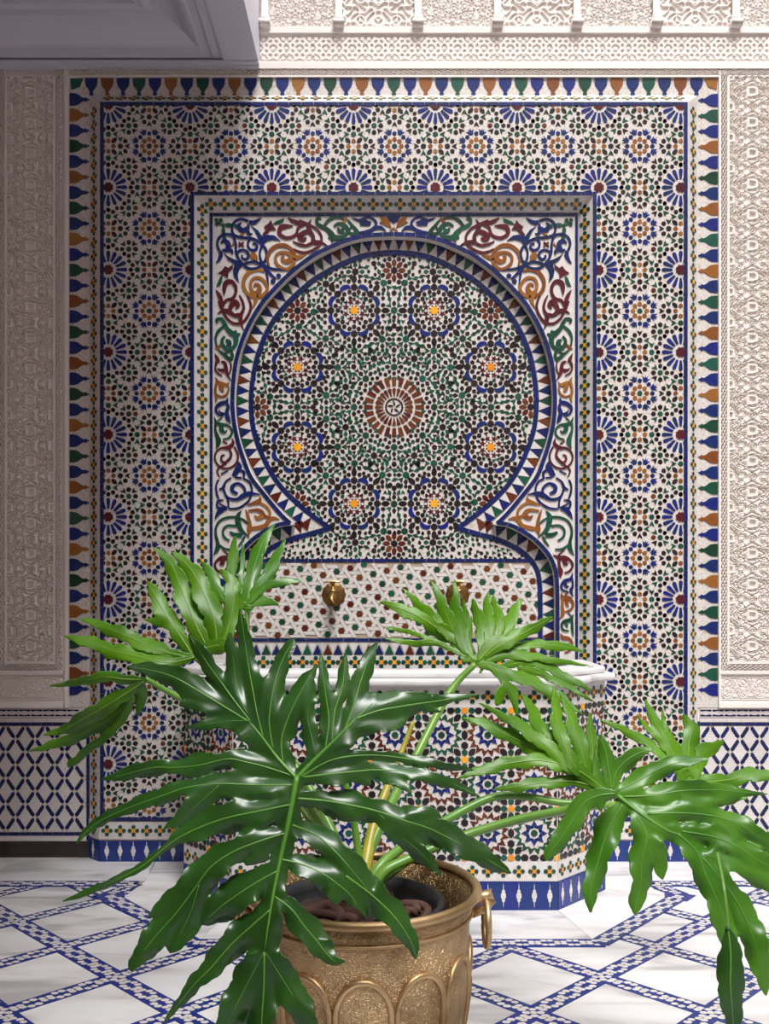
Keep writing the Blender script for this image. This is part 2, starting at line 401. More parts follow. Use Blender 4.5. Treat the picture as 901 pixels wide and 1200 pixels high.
def stucco_main(X, Y):
    # staggered ogee net: flat ribbons cut out by narrow grooves, bosses and seed loops
    W, H = 54.0, 36.0
    a = 2 * PI * X / W; b = 2 * PI * Y / H
    g = np.cos(a) + np.cos(b) + .22 * np.cos(2 * a) - .16 * np.cos(2 * b) + .18 * np.cos(3 * a)
    cut = np.zeros_like(X)
    for lv, wd in ((0.32, .07), (-.32, .07), (.95, .08), (-.95, .08), (1.35, .08), (-1.35, .08)): cut = np.maximum(cut, groove(g - lv, wd))
    fil = np.cos(4 * a + 1.5 * np.sin(2 * b)) + np.cos(4 * b + 1.5 * np.sin(2 * a))
    inb = (np.abs(g) > .36)
    cut = np.maximum(cut, np.where(inb, .85 * groove(fil - .25, .22), 0)); cut = np.maximum(cut, np.where(inb, .8 * groove(fil + .9, .2), 0))
    h = 1 - cut
    for cx, cy in ((0, 0), (W / 2, H / 2), (W, 0), (0, H), (W, H)):
        dx, dy = X - cx, Y - cy
        box = np.maximum(np.abs(dx) - 3.6, np.abs(dy) - 3.6 + .25 * np.maximum(dx, 0))
        h = np.where(box < 3.2, np.where(box < 0, .0, np.where(np.abs(box - 2.7) < .5, .3, 1.0)), h)
    for cx, cy in ((W / 2, 0), (0, H / 2), (W / 2, H), (W, H / 2)):
        r = np.hypot((X - cx) / 1.3, Y - cy); h = np.where(r < 4.4, 1 - np.maximum(groove(r - 1.7, .5), groove(r - 4.0, .5)), h)
    for cx, cy in ((W / 4, H / 4), (3 * W / 4, H / 4), (W / 4, 3 * H / 4), (3 * W / 4, 3 * H / 4)):
        dx, dy = X - cx, Y - cy; r = np.hypot(dx, dy); th = np.arctan2(dy, dx)
        h = np.where(r < 5.0, 1 - np.maximum(groove(r - 4.6, .5), np.where(r > 1.2, groove(np.sin(2.5 * th + .7 * r), .3), 0)), h)
    return h * .0105
def stucco_frieze(X, Y):
    dx = X - 15.4; dy = Y - 17.0
    g = sum(np.cos((dx * math.cos(k * PI / 4) + dy * math.sin(k * PI / 4)) * 1.12) for k in range(4))
    h = 1 - ss(-g, .15, .7)
    h = np.where(np.abs(np.hypot(dx, dy) - 11) < .8, 1, h)
    d2 = np.abs(np.abs(dx) + np.abs(dy) * .9 - 21); h = np.where(d2 < .9, 1, h)
    h = np.where((Y < 2.4) | (Y > 31.6), 1, h); h = np.where((np.abs(Y - 2.9) < .5) | (np.abs(Y - 31.1) < .5), .2, h)
    return h * .0055
def stucco_low(X, Y):
    dx = np.abs(X - 23); dy = Y - 17
    g = np.cos(dx * .6 + 1.4 * np.sin(dy * .4)) + np.cos(dy * .7 + 1.3 * np.sin(dx * .35))
    cut = np.maximum(groove(g - .3, .16), groove(g + .7, .16)); e = np.sin(dx * PI / 23) * 12 - np.abs(dy)
    cut = np.where(np.abs(e) < 1.3, 0, cut); cut = np.maximum(cut, np.maximum(groove(e - 1.8, .4), groove(e + 1.8, .4)))
    h = 1 - cut
    h = np.where((Y < 5.2) | (Y > 28.8), 1, h); h = np.where((np.abs(Y - 2.6) < .5) | (np.abs(Y - 31.4) < .5) | (np.abs(Y - 5) < .4) | (np.abs(Y - 29) < .4), .1, h)
    return h * .0055
def stucco_up_a(X, Y):
    dx = X - 42; dy = Y + 20
    g = sum(np.cos((dx * math.cos(k * PI / 5 + .1) + dy * math.sin(k * PI / 5 + .1)) * .95) for k in range(5))
    return (1 - np.maximum(groove(g - .6, .55), groove(g + 1.5, .5))) * .0065
def stucco_up_b(X, Y):
    dx = np.abs(X - 42); dy = Y + 3
    g = np.cos(dx * .40 + 1.8 * np.sin(dy * .30)) + np.cos(dy * .40 + 1.8 * np.sin(dx * .30))
    r = np.hypot(np.mod(dx + 10.5, 21) - 10.5, np.mod(dy, 26) - 13)
    h = np.maximum(ss(-np.abs(g), -.62, -.36), ss(-np.abs(r - 5.5), -1.5, -.9)); h = np.maximum(h, ss(-r, -2.4, -1.6))
    return h * .0075
def lattice(px_, py_):
    def f(X, Y):
        a = np.abs(np.mod(X / px_ + Y / py_ + .5, 1) - .5); b = np.abs(np.mod(X / px_ - Y / py_ + .5, 1) - .5)
        return np.maximum(1 - ss(a, .07, .13), 1 - ss(b, .07, .13)) * .012
    return f
ME_main = field_mesh('carved_panel', 54, 36, stucco_main, 2.6)
ME_low = field_mesh('carved_band', 46, 34, stucco_low, 2)
ME_frz = field_mesh('carved_frieze', 30.8, 34, stucco_frieze, 2.4)
ME_upa = field_mesh('carved_screen', 84, 44, stucco_up_a, 1.8)
ME_upb = field_mesh('carved_screen_b', 84, 44, stucco_up_b, 1.8)
ME_lv = field_mesh('lattice_strip', 7, 44, lattice(3.5, 7.333), 4)
ME_lh = field_mesh('lattice_rail', 44, 7, lattice(7.333, 3.5), 4)

def wput(name, me, px, py, Y=YW, sx=1.0, sz=1.0, mirror=False):
    o = obj(name, me, wall); o.location = (wx(px), Y, wz(py)); o.scale = (sx, 1, sz)
    return o
def bead(x0, x1, y0, y1, h=.011, name='plaster_bead', mat='plaster'):
    return tilebox(name, wall, wx(x0), wx(x1), wz(y1), wz(y0), YW, h, mat, 0)
def side_panel(xl):   # xl = photo x of the inner left edge of the 54 px field
    for k in range(19): wput('carved_panel', ME_main, xl, 92 + 36 * k - 1)
    bead(xl - 2.5, xl, 89.5, 778.5); bead(xl + 54, xl + 56.5, 89.5, 778.5)
    bead(xl, xl + 54, 89.5, 91.2); bead(xl, xl + 54, 775, 777.8)
    for x in (xl - 9.5, xl + 56.5):
        for k in range(16): wput('lattice_strip', ME_lv, x, 82 + 44 * k)
    for k in range(2): wput('lattice_rail', ME_lh, xl - 9.5 + 36.4 * k, 778.5, sx=36.4 / 44)
    bead(xl - 12, xl + 66, 785.5, 789.5, .013); bead(xl - 12, xl + 66, 823.5, 829, .013)
    for k in range(2): wput('carved_band', ME_low, xl - 12 + 38 * k, 789.5, sx=38 / 46)
side_panel(9.5); side_panel(853.5); side_panel(-69); side_panel(932)
bead(77, 81.5, 80, 829, .012); bead(841, 843.5, 84, 829, .012)
# horizontal lattice, ledge and friezes above the mosaic
for k in range(19): wput('lattice_rail', ME_lh, 66 + 44 * k, 83)
bead(80, 842, 90, 92.2, .012)
bead(304, 1010, 75.5, 83, .016, 'plaster_ledge')
for k in range(23): wput('carved_frieze', ME_frz, 305 + 30.8 * k, 41)
bead(304, 1010, 33.5, 41, .014, 'plaster_ledge')
for k in range(-1, 7):
    x = 397 + 92.6 * k
    wput('carved_screen', ME_upa if k % 2 else ME_upb, x + 4.3, -10.5)
    if k > -1 or True:
        # little colonnette standing on a tile bracket
        post = MB(); s = SW
        c = (0.0, 0.0)
        prof = [(4.2, -60), (4.2, 20), (5.6, 22), (5.0, 24), (6.8, 26.5), (5.6, 29)]
        lathe(post, [(r * s, -z * s) for r, z in prof], 'plaster', c, 14)
        post.box(-6.6 * s, 6.6 * s, -6.5 * s, 9 * s, -33.5 * s, -29 * s, 'plaster')
        post.box(-6 * s, 6 * s, -5 * s, 9 * s, -36 * s, -33.5 * s, 'plaster')
        o = post.build('colonnette', wall, True); o.location = (wx(x if k > -1 else 311), YW - 6 * s, wz(0))

# ---- scalloped bottle tiles framing the fountain (on the side wall plane)
gr = MB(); gr.box(wx(81.5), wx(116), YW - .004, YW, wz(829), wz(92), 'chips'); gr.box(wx(806), wx(841), YW - .004, YW, wz(829), wz(92), 'chips')
gr.box(wx(116), wx(806), YW - .004, YW, wz(116), wz(92), 'chips'); gr.build('white_ground', wall, kind='stuff')
VASE = [(-7.3, 0), (7.3, 0), (7.5, 4.5), (7.0, 5.2), (7.2, 7.5), (6.4, 8.2), (5.8, 10.5), (4.6, 11.5), (3.2, 13.6), (2.0, 15.4), (1.9, 17.6), (2.6, 18.4), (2.3, 19.8), (1.1, 20.4), (0.9, 22.5),
        (-.9, 22.5), (-1.1, 20.4), (-2.3, 19.8), (-2.6, 18.4), (-1.9, 17.6), (-2.0, 15.4), (-3.2, 13.6), (-4.6, 11.5), (-5.8, 10.5), (-6.4, 8.2), (-7.2, 7.5), (-7.0, 5.2), (-7.5, 4.5)]
VASE = [(a * SW, b * SW) for a, b in VASE]
def vase(x, y, ang, c):
    me = piece('bottle_tile', VASE, c, .0062)
    put('bottle_tile', wall, me, wx(x), wz(y), YW, ang)
seqT = ['blue', 'ochre', 'blue', 'green']
for k in range(39): vase(107.5 + 18.63 * k, 92.5, -PI / 2, ('cobalt', 'ochre', 'cobalt', 'green')[k % 4])
for k in range(39):
    y = 117.5 + 18.15 * k
    vase(82.2, y, 0, ('cobalt', 'brown' if k < 0 else 'ochre', 'cobalt', 'green')[k % 4]); vase(840.3, y + 1, PI, ('cobalt', 'green', 'cobalt', 'ochre')[k % 4])
tri = piece('corner_tile', [(0, 0), (15 * SW, 0), (11 * SW, -10 * SW), (1 * SW, -13 * SW)], 'green', .0062); put('corner_tile', wall, tri, wx(83), wz(93), YW)
tri = piece('corner_tile', [(0, 0), (-15 * SW, 0), (-11 * SW, -10 * SW), (-1 * SW, -13 * SW)], 'ochre', .0062); put('corner_tile', wall, tri, wx(840), wz(93), YW)

# ---- tiled dado
DAD_h = .0035
BAR = [(-1.6, -8), (1.2, -8), (2.1, -5), (1.4, -4.4), (2.2, -2.2), (1.5, -1.4), (2.4, .8), (1.6, 1.6), (2.4, 4), (1.9, 5.2), (2.4, 7.6), (-.6, 8), (-2.1, 5), (-1.4, 4.4), (-2.2, 2.2), (-1.5, 1.4), (-2.4, -.8), (-1.6, -1.6), (-2.4, -4)]
BAR_s = [(a * SW * 1.15, b * SW * .9) for a, b in BAR]
DIA = [(0, -14.2), (2.4, -11), (3.4, -9.5), (4.4, -7), (6.2, -5), (8.6, 0), (6.2, 5), (4.4, 7), (3.4, 9.5), (2.4, 11), (0, 14.2), (-2.4, 11), (-3.4, 9.5), (-4.4, 7), (-6.2, 5), (-8.6, 0), (-6.2, -5), (-4.4, -7), (-3.4, -9.5), (-2.4, -11)]
DIA_s = [(a * SW, b * SW) for a, b in DIA]
BAND = [(-6.6, -4.3), (6.6, -4.3), (6.9, -2.4), (2.5, -2.2), (1.5, 0), (2.5, 2.2), (6.9, 2.4), (6.6, 4.3)]
def dado(xa, xb, nodex):
    t = MB(); t.box(wx(xa), wx(xb), YW - .002, YW, wz(985), wz(829), 'grout'); t.build('mortar_bed', wall)
    # upper border: dark scalloped tiles with light seeds
    bd = MB(); mp = pxplane(YW)
    x = xa + 7.2
    tilebox('white_tile', wall, wx(xa), wx(xb), wz(841), wz(829.5), YW, .003, 'white')
    while x < xb - 3:
        for sgn in (1, -1):
            put('border_tile', wall, piece('border_tile', [(a * SW, (b * .42 + 2.8) * SW) for a, b in [(-6.5, 2.6), (-6.6, -1), (-4.2, -2.8), (-2.6, -1.2), (0, -.2), (2.6, -1.2), (4.2, -2.8), (6.6, -1), (6.5, 2.6)]], 'navy', .0045), wx(x), wz(835.3), YW, PI / 2 if sgn > 0 else -PI / 2)
        x += 14.2
    x = xa
    while x < xb: tilebox('white_tile', wall, wx(x), wx(min(x + 16, xb)), wz(846), wz(841.5), YW, .003, 'white'); x += 16
    x = xa
    while x < xb: tilebox('blue_tile', wall, wx(x), wx(min(x + 13, xb)), wz(850.5), wz(846.5), YW, .0035, 'blue'); tilebox('blue_tile', wall, wx(x), wx(min(x + 13, xb)), wz(979), wz(975), YW, .0035, 'blue'); x += 13
    tilebox('white_tile', wall, wx(xa), wx(xb), wz(985.5), wz(979.3), YW, .003, 'white')
    pitch, row = 23.0, 15.3
    y0 = 852.5; n = 8
    gx = nodex
    for j in range(n + 1):
        yy = y0 + row * j - 2
        k = -3
        while True:
            xx = gx + pitch * k + (pitch / 2 if j % 2 else 0)
            k += 1
            if xx > xb + pitch: break
            if xx < xa - pitch: continue
            # diamond between nodes (its centre is at half a pitch from the node)
            cx = xx + pitch / 2
            if xa + 2 < xx < xb - 2 and 852 < yy < 974: put('node_tile', wall, piece('node_tile', [(2.2 * SW * a, 2.2 * SW * b) for a, b in ((0, -1), (1, 0), (0, 1), (-1, 0))], 'white', DAD_h - .0005), wx(xx), wz(yy), YW)
            p = [(wx(cx) + a, wz(yy) + b) for a, b in DIA_s]
            q = cliprect(p, wx(xa) + .001, wx(xb) - .001, wz(974.5), wz(851))
            if len(q) == len(p) and q == p: put('diamond_tile', wall, piece('diamond_tile', DIA_s, 'white', DAD_h - .0005), wx(cx), wz(yy), YW)
            elif len(q) > 2:
                m2 = MB(); m2.prism(q, front(YW), DAD_h - .0005, 'white'); m2.build('diamond_tile', wall)
            if j < n:
                for sgn in (1, -1):
                    bx, by = xx + sgn * pitch / 4, yy + row / 2
                    if bx < xa + 2 or bx > xb - 2: continue
                    put('zigzag_tile', wall, piece('zigzag_tile' + str(sgn), [(a * sgn, b) for a, b in BAR_s], 'navy', DAD_h), wx(bx), wz(by), YW, PI / 2 + sgn * .64)
dado(-120, 101.5, 7.0); dado(819.5, 1030, 832.0)
x = wx(101.5)
for k in range(10): tilebox('blue_tile', wall, wx(101.5), wx(105.5), wz(985 - 14 * k), wz(985 - 14 * (k + 1)), YW, .004, 'blue'); tilebox('blue_tile', wall, wx(815.8), wx(819.5), wz(985 - 14 * k), wz(985 - 14 * (k + 1)), YW, .004, 'blue')
for xa, xb in ((-600, 106), (815, 1500)):
    m2 = MB(); m2.box(wx(xa), wx(xb), YW - .006, YW, 0, wz(986), 'stone'); m2.build('baseboard_back', wall)

# ================================================================== FLOOR
flo = MB(); flo.box(-3.6, 3.6, -6.8, YW, -.06, -.004, 'grout'); floor = flo.build('floor', None, kind='structure')
A = 0.1985; NX, NF = 0.532, 1.000         # diagonal lattice of the mosaic bands: nodes at (NX + A i, NF + A j), i + j even
BW = 0.056
cxf = 0.0315
fmap = lambda x, f, h: (x, -f, h)
def inplan(x, f): return abs(x - cxf) < .70 and f < .66 and abs(x - cxf) + f < 1.14
def slab(pts, h=0.0, thick=.004, mat='marble', name='marble_slab', inset=.0008):
    n = len(pts); cx = sum(p[0] for p in pts) / n; cy = sum(p[1] for p in pts) / n
    q = []
    for x, y in pts:
        d = math.hypot(x - cx, y - cy) or 1
        q.append((x - (x - cx) / d * inset, y - (y - cy) / d * inset))
    m2 = MB(); m2.prism(q, lambda u, v, hh: (u, -v, hh), h, mat, h - thick)
    return m2.build(name, floor)
chips = MB()
def chip(x, f, h):
    r = .0088 * random.uniform(.9, 1.08)
    chips.prism([(x + r * a * 1.1, f + r * b * .82) for a, b in HEX], fmap, h + .0006, 'white', h)
F0, F1 = 0.262, 2.86
def band_chips(x0, f0, x1, f1, h, trim=0.0):
    L = math.hypot(x1 - x0, f1 - f0); ux, uf = (x1 - x0) / L, (f1 - f0) / L; n = int((L - 2 * trim) / .0172)
    for k in range(n):
        t = trim + (k + .5) * (L - 2 * trim) / n
        for sgn in (1, -1):
            o_ = sgn * (.0145 if (k // 2) % 2 else .0060) + (.0 if (k // 2) % 2 else 0)
            if f0 + uf * t + ux * o_ > F0 - .004 or h > .001: chip(x0 + ux * t - uf * o_, f0 + uf * t + ux * o_, h)
def band(x0, f0, x1, f1, h, w_=BW, e0=0, e1=0):
    L = math.hypot(x1 - x0, f1 - f0); ux, uf = (x1 - x0) / L, (f1 - f0) / L; px_, pf = -uf * w_ / 2, ux * w_ / 2
    P = [(x0 + ux * e0 + px_, f0 + uf * e0 + pf), (x1 - ux * e1 + px_, f1 - uf * e1 + pf), (x1 - ux * e1 - px_, f1 - uf * e1 - pf), (x0 + ux * e0 - px_, f0 + uf * e0 - pf)]
    slab(P, h, .004, 'foot', 'mosaic_band', 0)
def clipf(p):    # keep lattice pieces in front of the wall border
    return cliprect(p, -2.35, 2.35, F0, F1)
for i in range(-16, 12):
    for j in range(-6, 12):
        if (i + j) % 2: continue
        x, f = NX + A * i, NF + A * j
        # square slab centred half way between nodes: centre (x + A, f)
        cx_, cf = x + A, f
        if not inplan(cx_, cf) and F0 - A < cf < F1 + A and abs(cx_) < 2.5:
            r = A - BW / 2 * math.sqrt(2)
            q = clipf([(cx_ + r, cf), (cx_, cf + r), (cx_ - r, cf), (cx_, cf - r)])
            if len(q) > 2: slab(q, -.0004)
        for dx, df in ((A, A), (A, -A)):
            mx, mf = x + dx / 2, f + df / 2
            if inplan(mx, mf) or abs(mx) > 2.4: continue
            e = BW / 2
            L = math.hypot(dx, df); ux, uf = dx / L, df / L; P = []
            # only the part between F0 and F1
            if min(f, f + df) > F0 and max(f, f + df) < F1:
                band(x, f, x + dx, f + df, 0, BW, e, e); band_chips(x, f, x + dx, f + df, 0, e * .7)
            elif F0 - .16 < mf < F1 + .1:
                w2 = BW / 2; a0 = (x - uf * w2, f + ux * w2); a1 = (x + dx - uf * w2, f + df + ux * w2); a2 = (x + dx + uf * w2, f + df - ux * w2); a3 = (x + uf * w2, f - ux * w2)
                q = clipf([a0, a1, a2, a3])
                if len(q) > 2:
                    slab(q, 0, .004, 'foot', 'mosaic_band', 0)
                    if f < 1: band_chips(x, f, x + dx, f + df, 0, e * .7)
        if F0 < f < F1 and abs(x) < 2.4 and not inplan(x, f):
            r = BW / 2 * math.sqrt(2)
            slab([(x + r, f), (x, f + r), (x - r, f), (x, f - r)], 0.0001, .004, 'foot', 'mosaic_knot', 0)
            for a_, b_ in ((0, 0), (.016, 0), (-.016, 0), (0, .016), (0, -.016)): chip(x + a_, f + b_, 0.0001)
# border band: along the wall, round the basin
hB = .0018
TX, TF = .884, .400       # outer knee (distance from the centre line)
KX, KF = .545, .778
for sg in (1, -1):
    X = lambda v: cxf + sg * v
    pts = [(X(2.6), .255), (X(.835), .255), (X(TX + .012), TF - .03), (X(KX), KF - .0)]
    for a, b in zip(pts[:-1], pts[1:]):
        band(a[0], a[1], b[0], b[1], hB + .0001 * (a[1] > .3)); band_chips(a[0], a[1], b[0], b[1], hB + .0001 * (a[1] > .3), .01)
    k = slab([(X(TX - .03), TF - .07), (X(TX + .055), TF - .025), (X(TX + .01), TF + .03), (X(TX - .05), TF - .0)], hB + .0002, .004, 'foot', 'mosaic_knot', 0)
band(cxf - KX - .012, KF, cxf + KX + .012, KF, hB + .0003); band_chips(cxf - KX, KF, cxf + KX, KF, hB + .0003)
# plain marble between the basin and the border, and along the wall
for sg in (1, -1):
    X = lambda v: cxf + sg * v
    slab([(X(.4815), .513), (X(.667), .318), (X(TX - .045), TF - .005), (X(KX - .012), KF - .028)], hB)
    slab([(X(.667), .318), (X(.667), -YW * 0), (X(.84), .0), (X(.815), .228), (X(TX - .046), TF - .007)], hB)
    slab([(X(.4815), .513), (X(KX - .012), KF - .028), (X(.02), KF - .028), (X(.02), .513)], hB)
    for k in range(4): slab([(X(.84 + .5 * k), -YW), (X(.84 + .5 * (k + 1)), -YW), (X(.84 + .5 * (k + 1)), .227), (X(.84 + .5 * k - (.025 if k == 0 else 0)), .227)], hB)
slab([(cxf - .02, .513), (cxf + .02, .513), (cxf + .02, KF - .028), (cxf - .02, KF - .028)], hB)
slab([(-3.6, F1), (3.6, F1), (3.6, 6.8), (-3.6, 6.8)], -.0004)
slab([(-3.6, -.05), (-2.35, -.05), (-2.35, F1), (-3.6, F1)], -.0004); slab([(3.6, -.05), (2.35, -.05), (2.35, F1), (3.6, F1)], -.0004)
chips.build('mosaic_chips', floor, kind='stuff')

# ================================================================== WALL FOUNTAIN
fou = empty('wall_fountain', 'tall mosaic wall panel with recessed horseshoe arch niche and blue tile borders', 'wall fountain')
Y0, Y1, Y2 = 0.0, .042, .078
X = lambda px: fx(px, Y0); Z = lambda py: fz(py, Y0)
XL, XR, ZT = X(116.5), X(806), Z(119.5)
ixl, ixr, izt = X(228), X(694), Z(229)        # inner rectangle where the bevel starts
jxl, jxr, jzt = fx(245.5, Y1), fx(677.5, Y1), fz(249.5, Y1)
B = MB()
def boxed(x0, x1, z0, z1, y0=Y0, y1=YW): B.box(x0, x1, y0, y1, z0, z1, 'grout')
boxed(XL, ixl, 0, ZT); boxed(ixr, XR, 0, ZT); boxed(ixl, ixr, izt, ZT); boxed(ixl, .0315 - .668, 0, .66); boxed(.0315 + .668, ixr, 0, .66)
cw = YW
for sg, xx in ((-1, XL), (1, XR)):   # side chamfers
    B.add([(xx, Y0, 0), (xx + sg * cw, YW, 0), (xx + sg * cw, YW, ZT + cw), (xx, Y0, ZT), (xx, YW, 0), (xx, YW, ZT)], [(0, 1, 2, 3), (0, 4, 1), (3, 2, 5)], 'white')
B.add([(XL, Y0, ZT), (XR, Y0, ZT), (XR + cw, YW, ZT + cw), (XL - cw, YW, ZT + cw)], [(0, 1, 2, 3)], 'white')
# inner bevel
B.add([(ixl, Y0, .5), (ixl, Y0, izt), (jxl, Y1, jzt), (jxl, Y1, .5)], [(0, 1, 2, 3)], 'white')
B.add([(ixr, Y0, .5), (ixr, Y0, izt), (jxr, Y1, jzt), (jxr, Y1, .5)], [(0, 1, 2, 3)], 'white')
B.add([(ixl, Y0, izt), (ixr, Y0, izt), (jxr, Y1, jzt), (jxl, Y1, jzt)], [(0, 1, 2, 3)], 'white')
B.build('masonry', fou)
# white chip ground of the big field
G = MB()
for x0, x1, z0, z1 in ((XL, ixl, Z(962), ZT), (ixr, XR, Z(962), ZT), (ixl, ixr, izt, ZT)): G.box(x0, x1, Y0 - .001, Y0, z0, z1, 'chips')
G.build('mosaic_ground', fou, kind='stuff')

# ---------- pattern A: sixteen-petalled blue rosettes
fl = front(Y0 - .001)
u = .003                        # metres per photo pixel on this plane
def field_A(clip):
    T = Tiles(fl, .0016, clip)
    return T
petal_me = lambda: piece('petal_tile', [(a * 3.75 * u, b * 6.3 * u) for a, b in PETAL], 'cobalt', .0026)
PX_, PZ_ = 95.75 * u, 96.5 * u
ax0, az0 = X(127.1), Z(219.8)
fields = [(X(122), X(223), Z(957.5), Z(124)), (X(699), X(801), Z(957.5), Z(124)), (X(223), X(699), Z(225), Z(124))]
def inwhole(x, z, m): return any(a + m < x < b - m and c + m < z < d - m or (a + m < x < b - m and c < z < d) and False for a, b, c, d in fields)
def union_clip(pts):
    """split a chip over the field rectangles (they touch, so a chip crossing a seam is cut into two flush pieces)"""
    out = []
    for a, b, c, d in fields:
        q = cliprect(pts, a, b, c, d)
        if len(q) > 2: out.append(q)
    return out
def covered(x, z, r):
    for dx in (-r, r):
        for dz in (-r, r):
            if not any(a <= x + dx <= b and c <= z + dz <= d for a, b, c, d in fields): return False
    return True
chA = MB(); npet = 0
def A_poly(pts, mat, h=.0016):
    for q in union_clip(pts): chA.prism(q, fl, h, mat, inset=.04)
GROW = 1.27
def A_ring(cx, cz, r, n, ph, shape, s, mat, inward=False, sy=None, only=None):
    for k in range(n):
        if only and k not in only: continue
        a = ph + 2 * PI * k / n
        A_poly(place(shape, cx + r * u * math.cos(a), cz + r * u * math.sin(a), a + (PI if inward else 0), s * u * GROW, (sy or s) * u * GROW), mat)
def star_D(cx, cz, cmat, spec):
    A_poly(place(STAR8, cx, cz, 0, 3.5 * u), cmat)
    for ang, shape, s, r, mat in spec:
        a = math.radians(ang)
        A_poly(place(shape, cx + r * u * math.cos(a), cz + r * u * math.sin(a), a, s * u * GROW), mat)
for i in range(-1, 9):
    for j in range(-9, 3):
        cx, cz = ax0 + PX_ * i, az0 + PZ_ * j
        if not (any(a - .1 < cx < b + .1 and c - .1 < cz < d + .1 for a, b, c, d in fields) or True): continue
        # rosette A
        if covered(cx, cz, .4 * .02):
            put('rosette_heart', fou, piece('rosette_heart', [(p[0] * 6.2 * u, p[1] * 6.2 * u) for p in STAR8], 'maroon', .003), cx, cz, Y0 - .001, PI / 2)
        else: A_poly(place(STAR8, cx, cz, 0, 6.2 * u), 'maroon', .003)
        for k in range(16):
            a = 2 * PI * k / 16; px_, pz_ = cx + 15.8 * u * math.cos(a), cz + 15.8 * u * math.sin(a)
            if covered(px_, pz_, .014) and npet < 300:
                npet += 1; put('petal_tile', fou, petal_me(), px_, pz_, Y0 - .001, a)
            else: A_poly(place(PETAL, px_, pz_, a, 3.75 * u, 6.3 * u), 'cobalt', .0024)
        A_ring(cx, cz, 26.2, 16, 0, PENT, 2.15, 'black', True)
        # rosette B in the middle of the cell
        bx, bz = cx + PX_ / 2, cz + PZ_ / 2
        hot = random.choice(['black', 'green', 'black'])
        A_poly(place(STAR8, bx, bz, 0, 3.4 * u), hot)
        A_ring(bx, bz, 7.9, 8, 0, PENT, 2.5, 'ochre', True); A_ring(bx, bz, 14.9, 8, 0, PENT, 2.4, 'blue')
        A_ring(bx, bz, 17.8, 8, PI / 8, CROWN, 3.3, 'cobalt')
        # star C between neighbouring B's / A's
        for hx, hz, vert in ((cx + PX_ / 2, cz, True), (cx, cz + PZ_ / 2, False)):
            A_ring(hx, hz, 5.9, 4, 0, PENT, 2.45, 'ochre', True)
            for k in range(4):
                a = PI / 4 + PI / 2 * k; A_poly(place(ELL, hx + 9.6 * u * math.cos(a), hz + 9.6 * u * math.sin(a), a, 3.6 * u), 'black')
            for k in range(4):
                a = PI / 2 * k; toB = (k % 2 == 1) == vert
                c2 = (hx + 14 * u * math.cos(a), hz + 14 * u * math.sin(a)); d = math.degrees(a)
                if toB: star_D(*c2, 'black', [(d, DART, 2.6, 8.3, 'black'), (d + 45, PENT, 2.5, 8.4, 'black'), (d - 45, PENT, 2.5, 8.4, 'black'), (d + 90, DART, 2.7, 8.0, 'green'), (d - 90, DART, 2.7, 8.0, 'green')])
                else: star_D(*c2, 'green', [(d, PENT, 2.3, 7.6, 'black'), (d + 45, PENT, 2.4, 7.9, 'black'), (d - 45, PENT, 2.4, 7.9, 'black'), (d + 90, DART, 2.7, 8.2, 'green'), (d - 90, DART, 2.7, 8.2, 'green')])
        # star D on the diagonals, half way from A to B
        for sx_ in (1, -1):
            for sz_ in (1, -1):
                c2 = (cx + sx_ * PX_ / 4, cz + sz_ * PZ_ / 4); d = math.degrees(math.atan2(sz_, sx_))
                dk = 'brown' if (i + j) % 3 == 0 else 'black'
                star_D(*c2, 'green', [(d, DART, 2.7, 8.4, 'black'), (d + 45 * sx_ * sz_, PENT, 2.6, 8.0, 'black'), (d - 45 * sx_ * sz_, PENT, 2.6, 8.0, dk), (d + 90, DART, 2.7, 8.2, 'green'),
                                      (d - 90, DART, 2.7, 8.2, 'green'), (d + 135, PENT, 2.35, 8.0, 'black'), (d - 135, PENT, 2.35, 8.0, 'black'), (d + 180, PENT, 2.2, 7.6, 'black')])
chA.build('mosaic_chips', fou, kind='stuff')

# ---------- blue border tiles
def row_tiles(x0, x1, z0, z1, Y, h, mat, step, name='border_tile', par=None):
    hor = abs(x1 - x0) > abs(z1 - z0); L = abs(x1 - x0) if hor else abs(z1 - z0); n = max(1, round(L / step))
    for k in range(n):
        a, b = k / n, (k + 1) / n
        if hor: tilebox(name, par or fou, x0 + (x1 - x0) * a, x0 + (x1 - x0) * b, z0, z1, Y, h * random.uniform(.85, 1.15), mat)
        else: tilebox(name, par or fou, x0, x1, z0 + (z1 - z0) * a, z0 + (z1 - z0) * b, Y, h * random.uniform(.85, 1.15), mat)
row_tiles(X(117.3), X(122), Z(957), Z(119.8), 0, .004, 'blue', .043); row_tiles(X(800.8), X(805.5), Z(957), Z(119.8), 0, .004, 'blue', .043)
row_tiles(X(122), X(800.8), Z(124.2), Z(119.8), 0, .004, 'blue', .043)
row_tiles(X(223), X(227.6), Z(780), Z(225), 0, .004, 'blue', .043); row_tiles(X(694.3), X(699), Z(780), Z(225), 0, .004, 'blue', .043)
row_tiles(X(227.6), X(694.3), Z(229.2), Z(225), 0, .004, 'blue', .043)
for a, b in ((117.3, 223), (699, 805.5)):
    row_tiles(X(a), X(b), Z(962), Z(957.3), 0, .004, 'blue', .043)

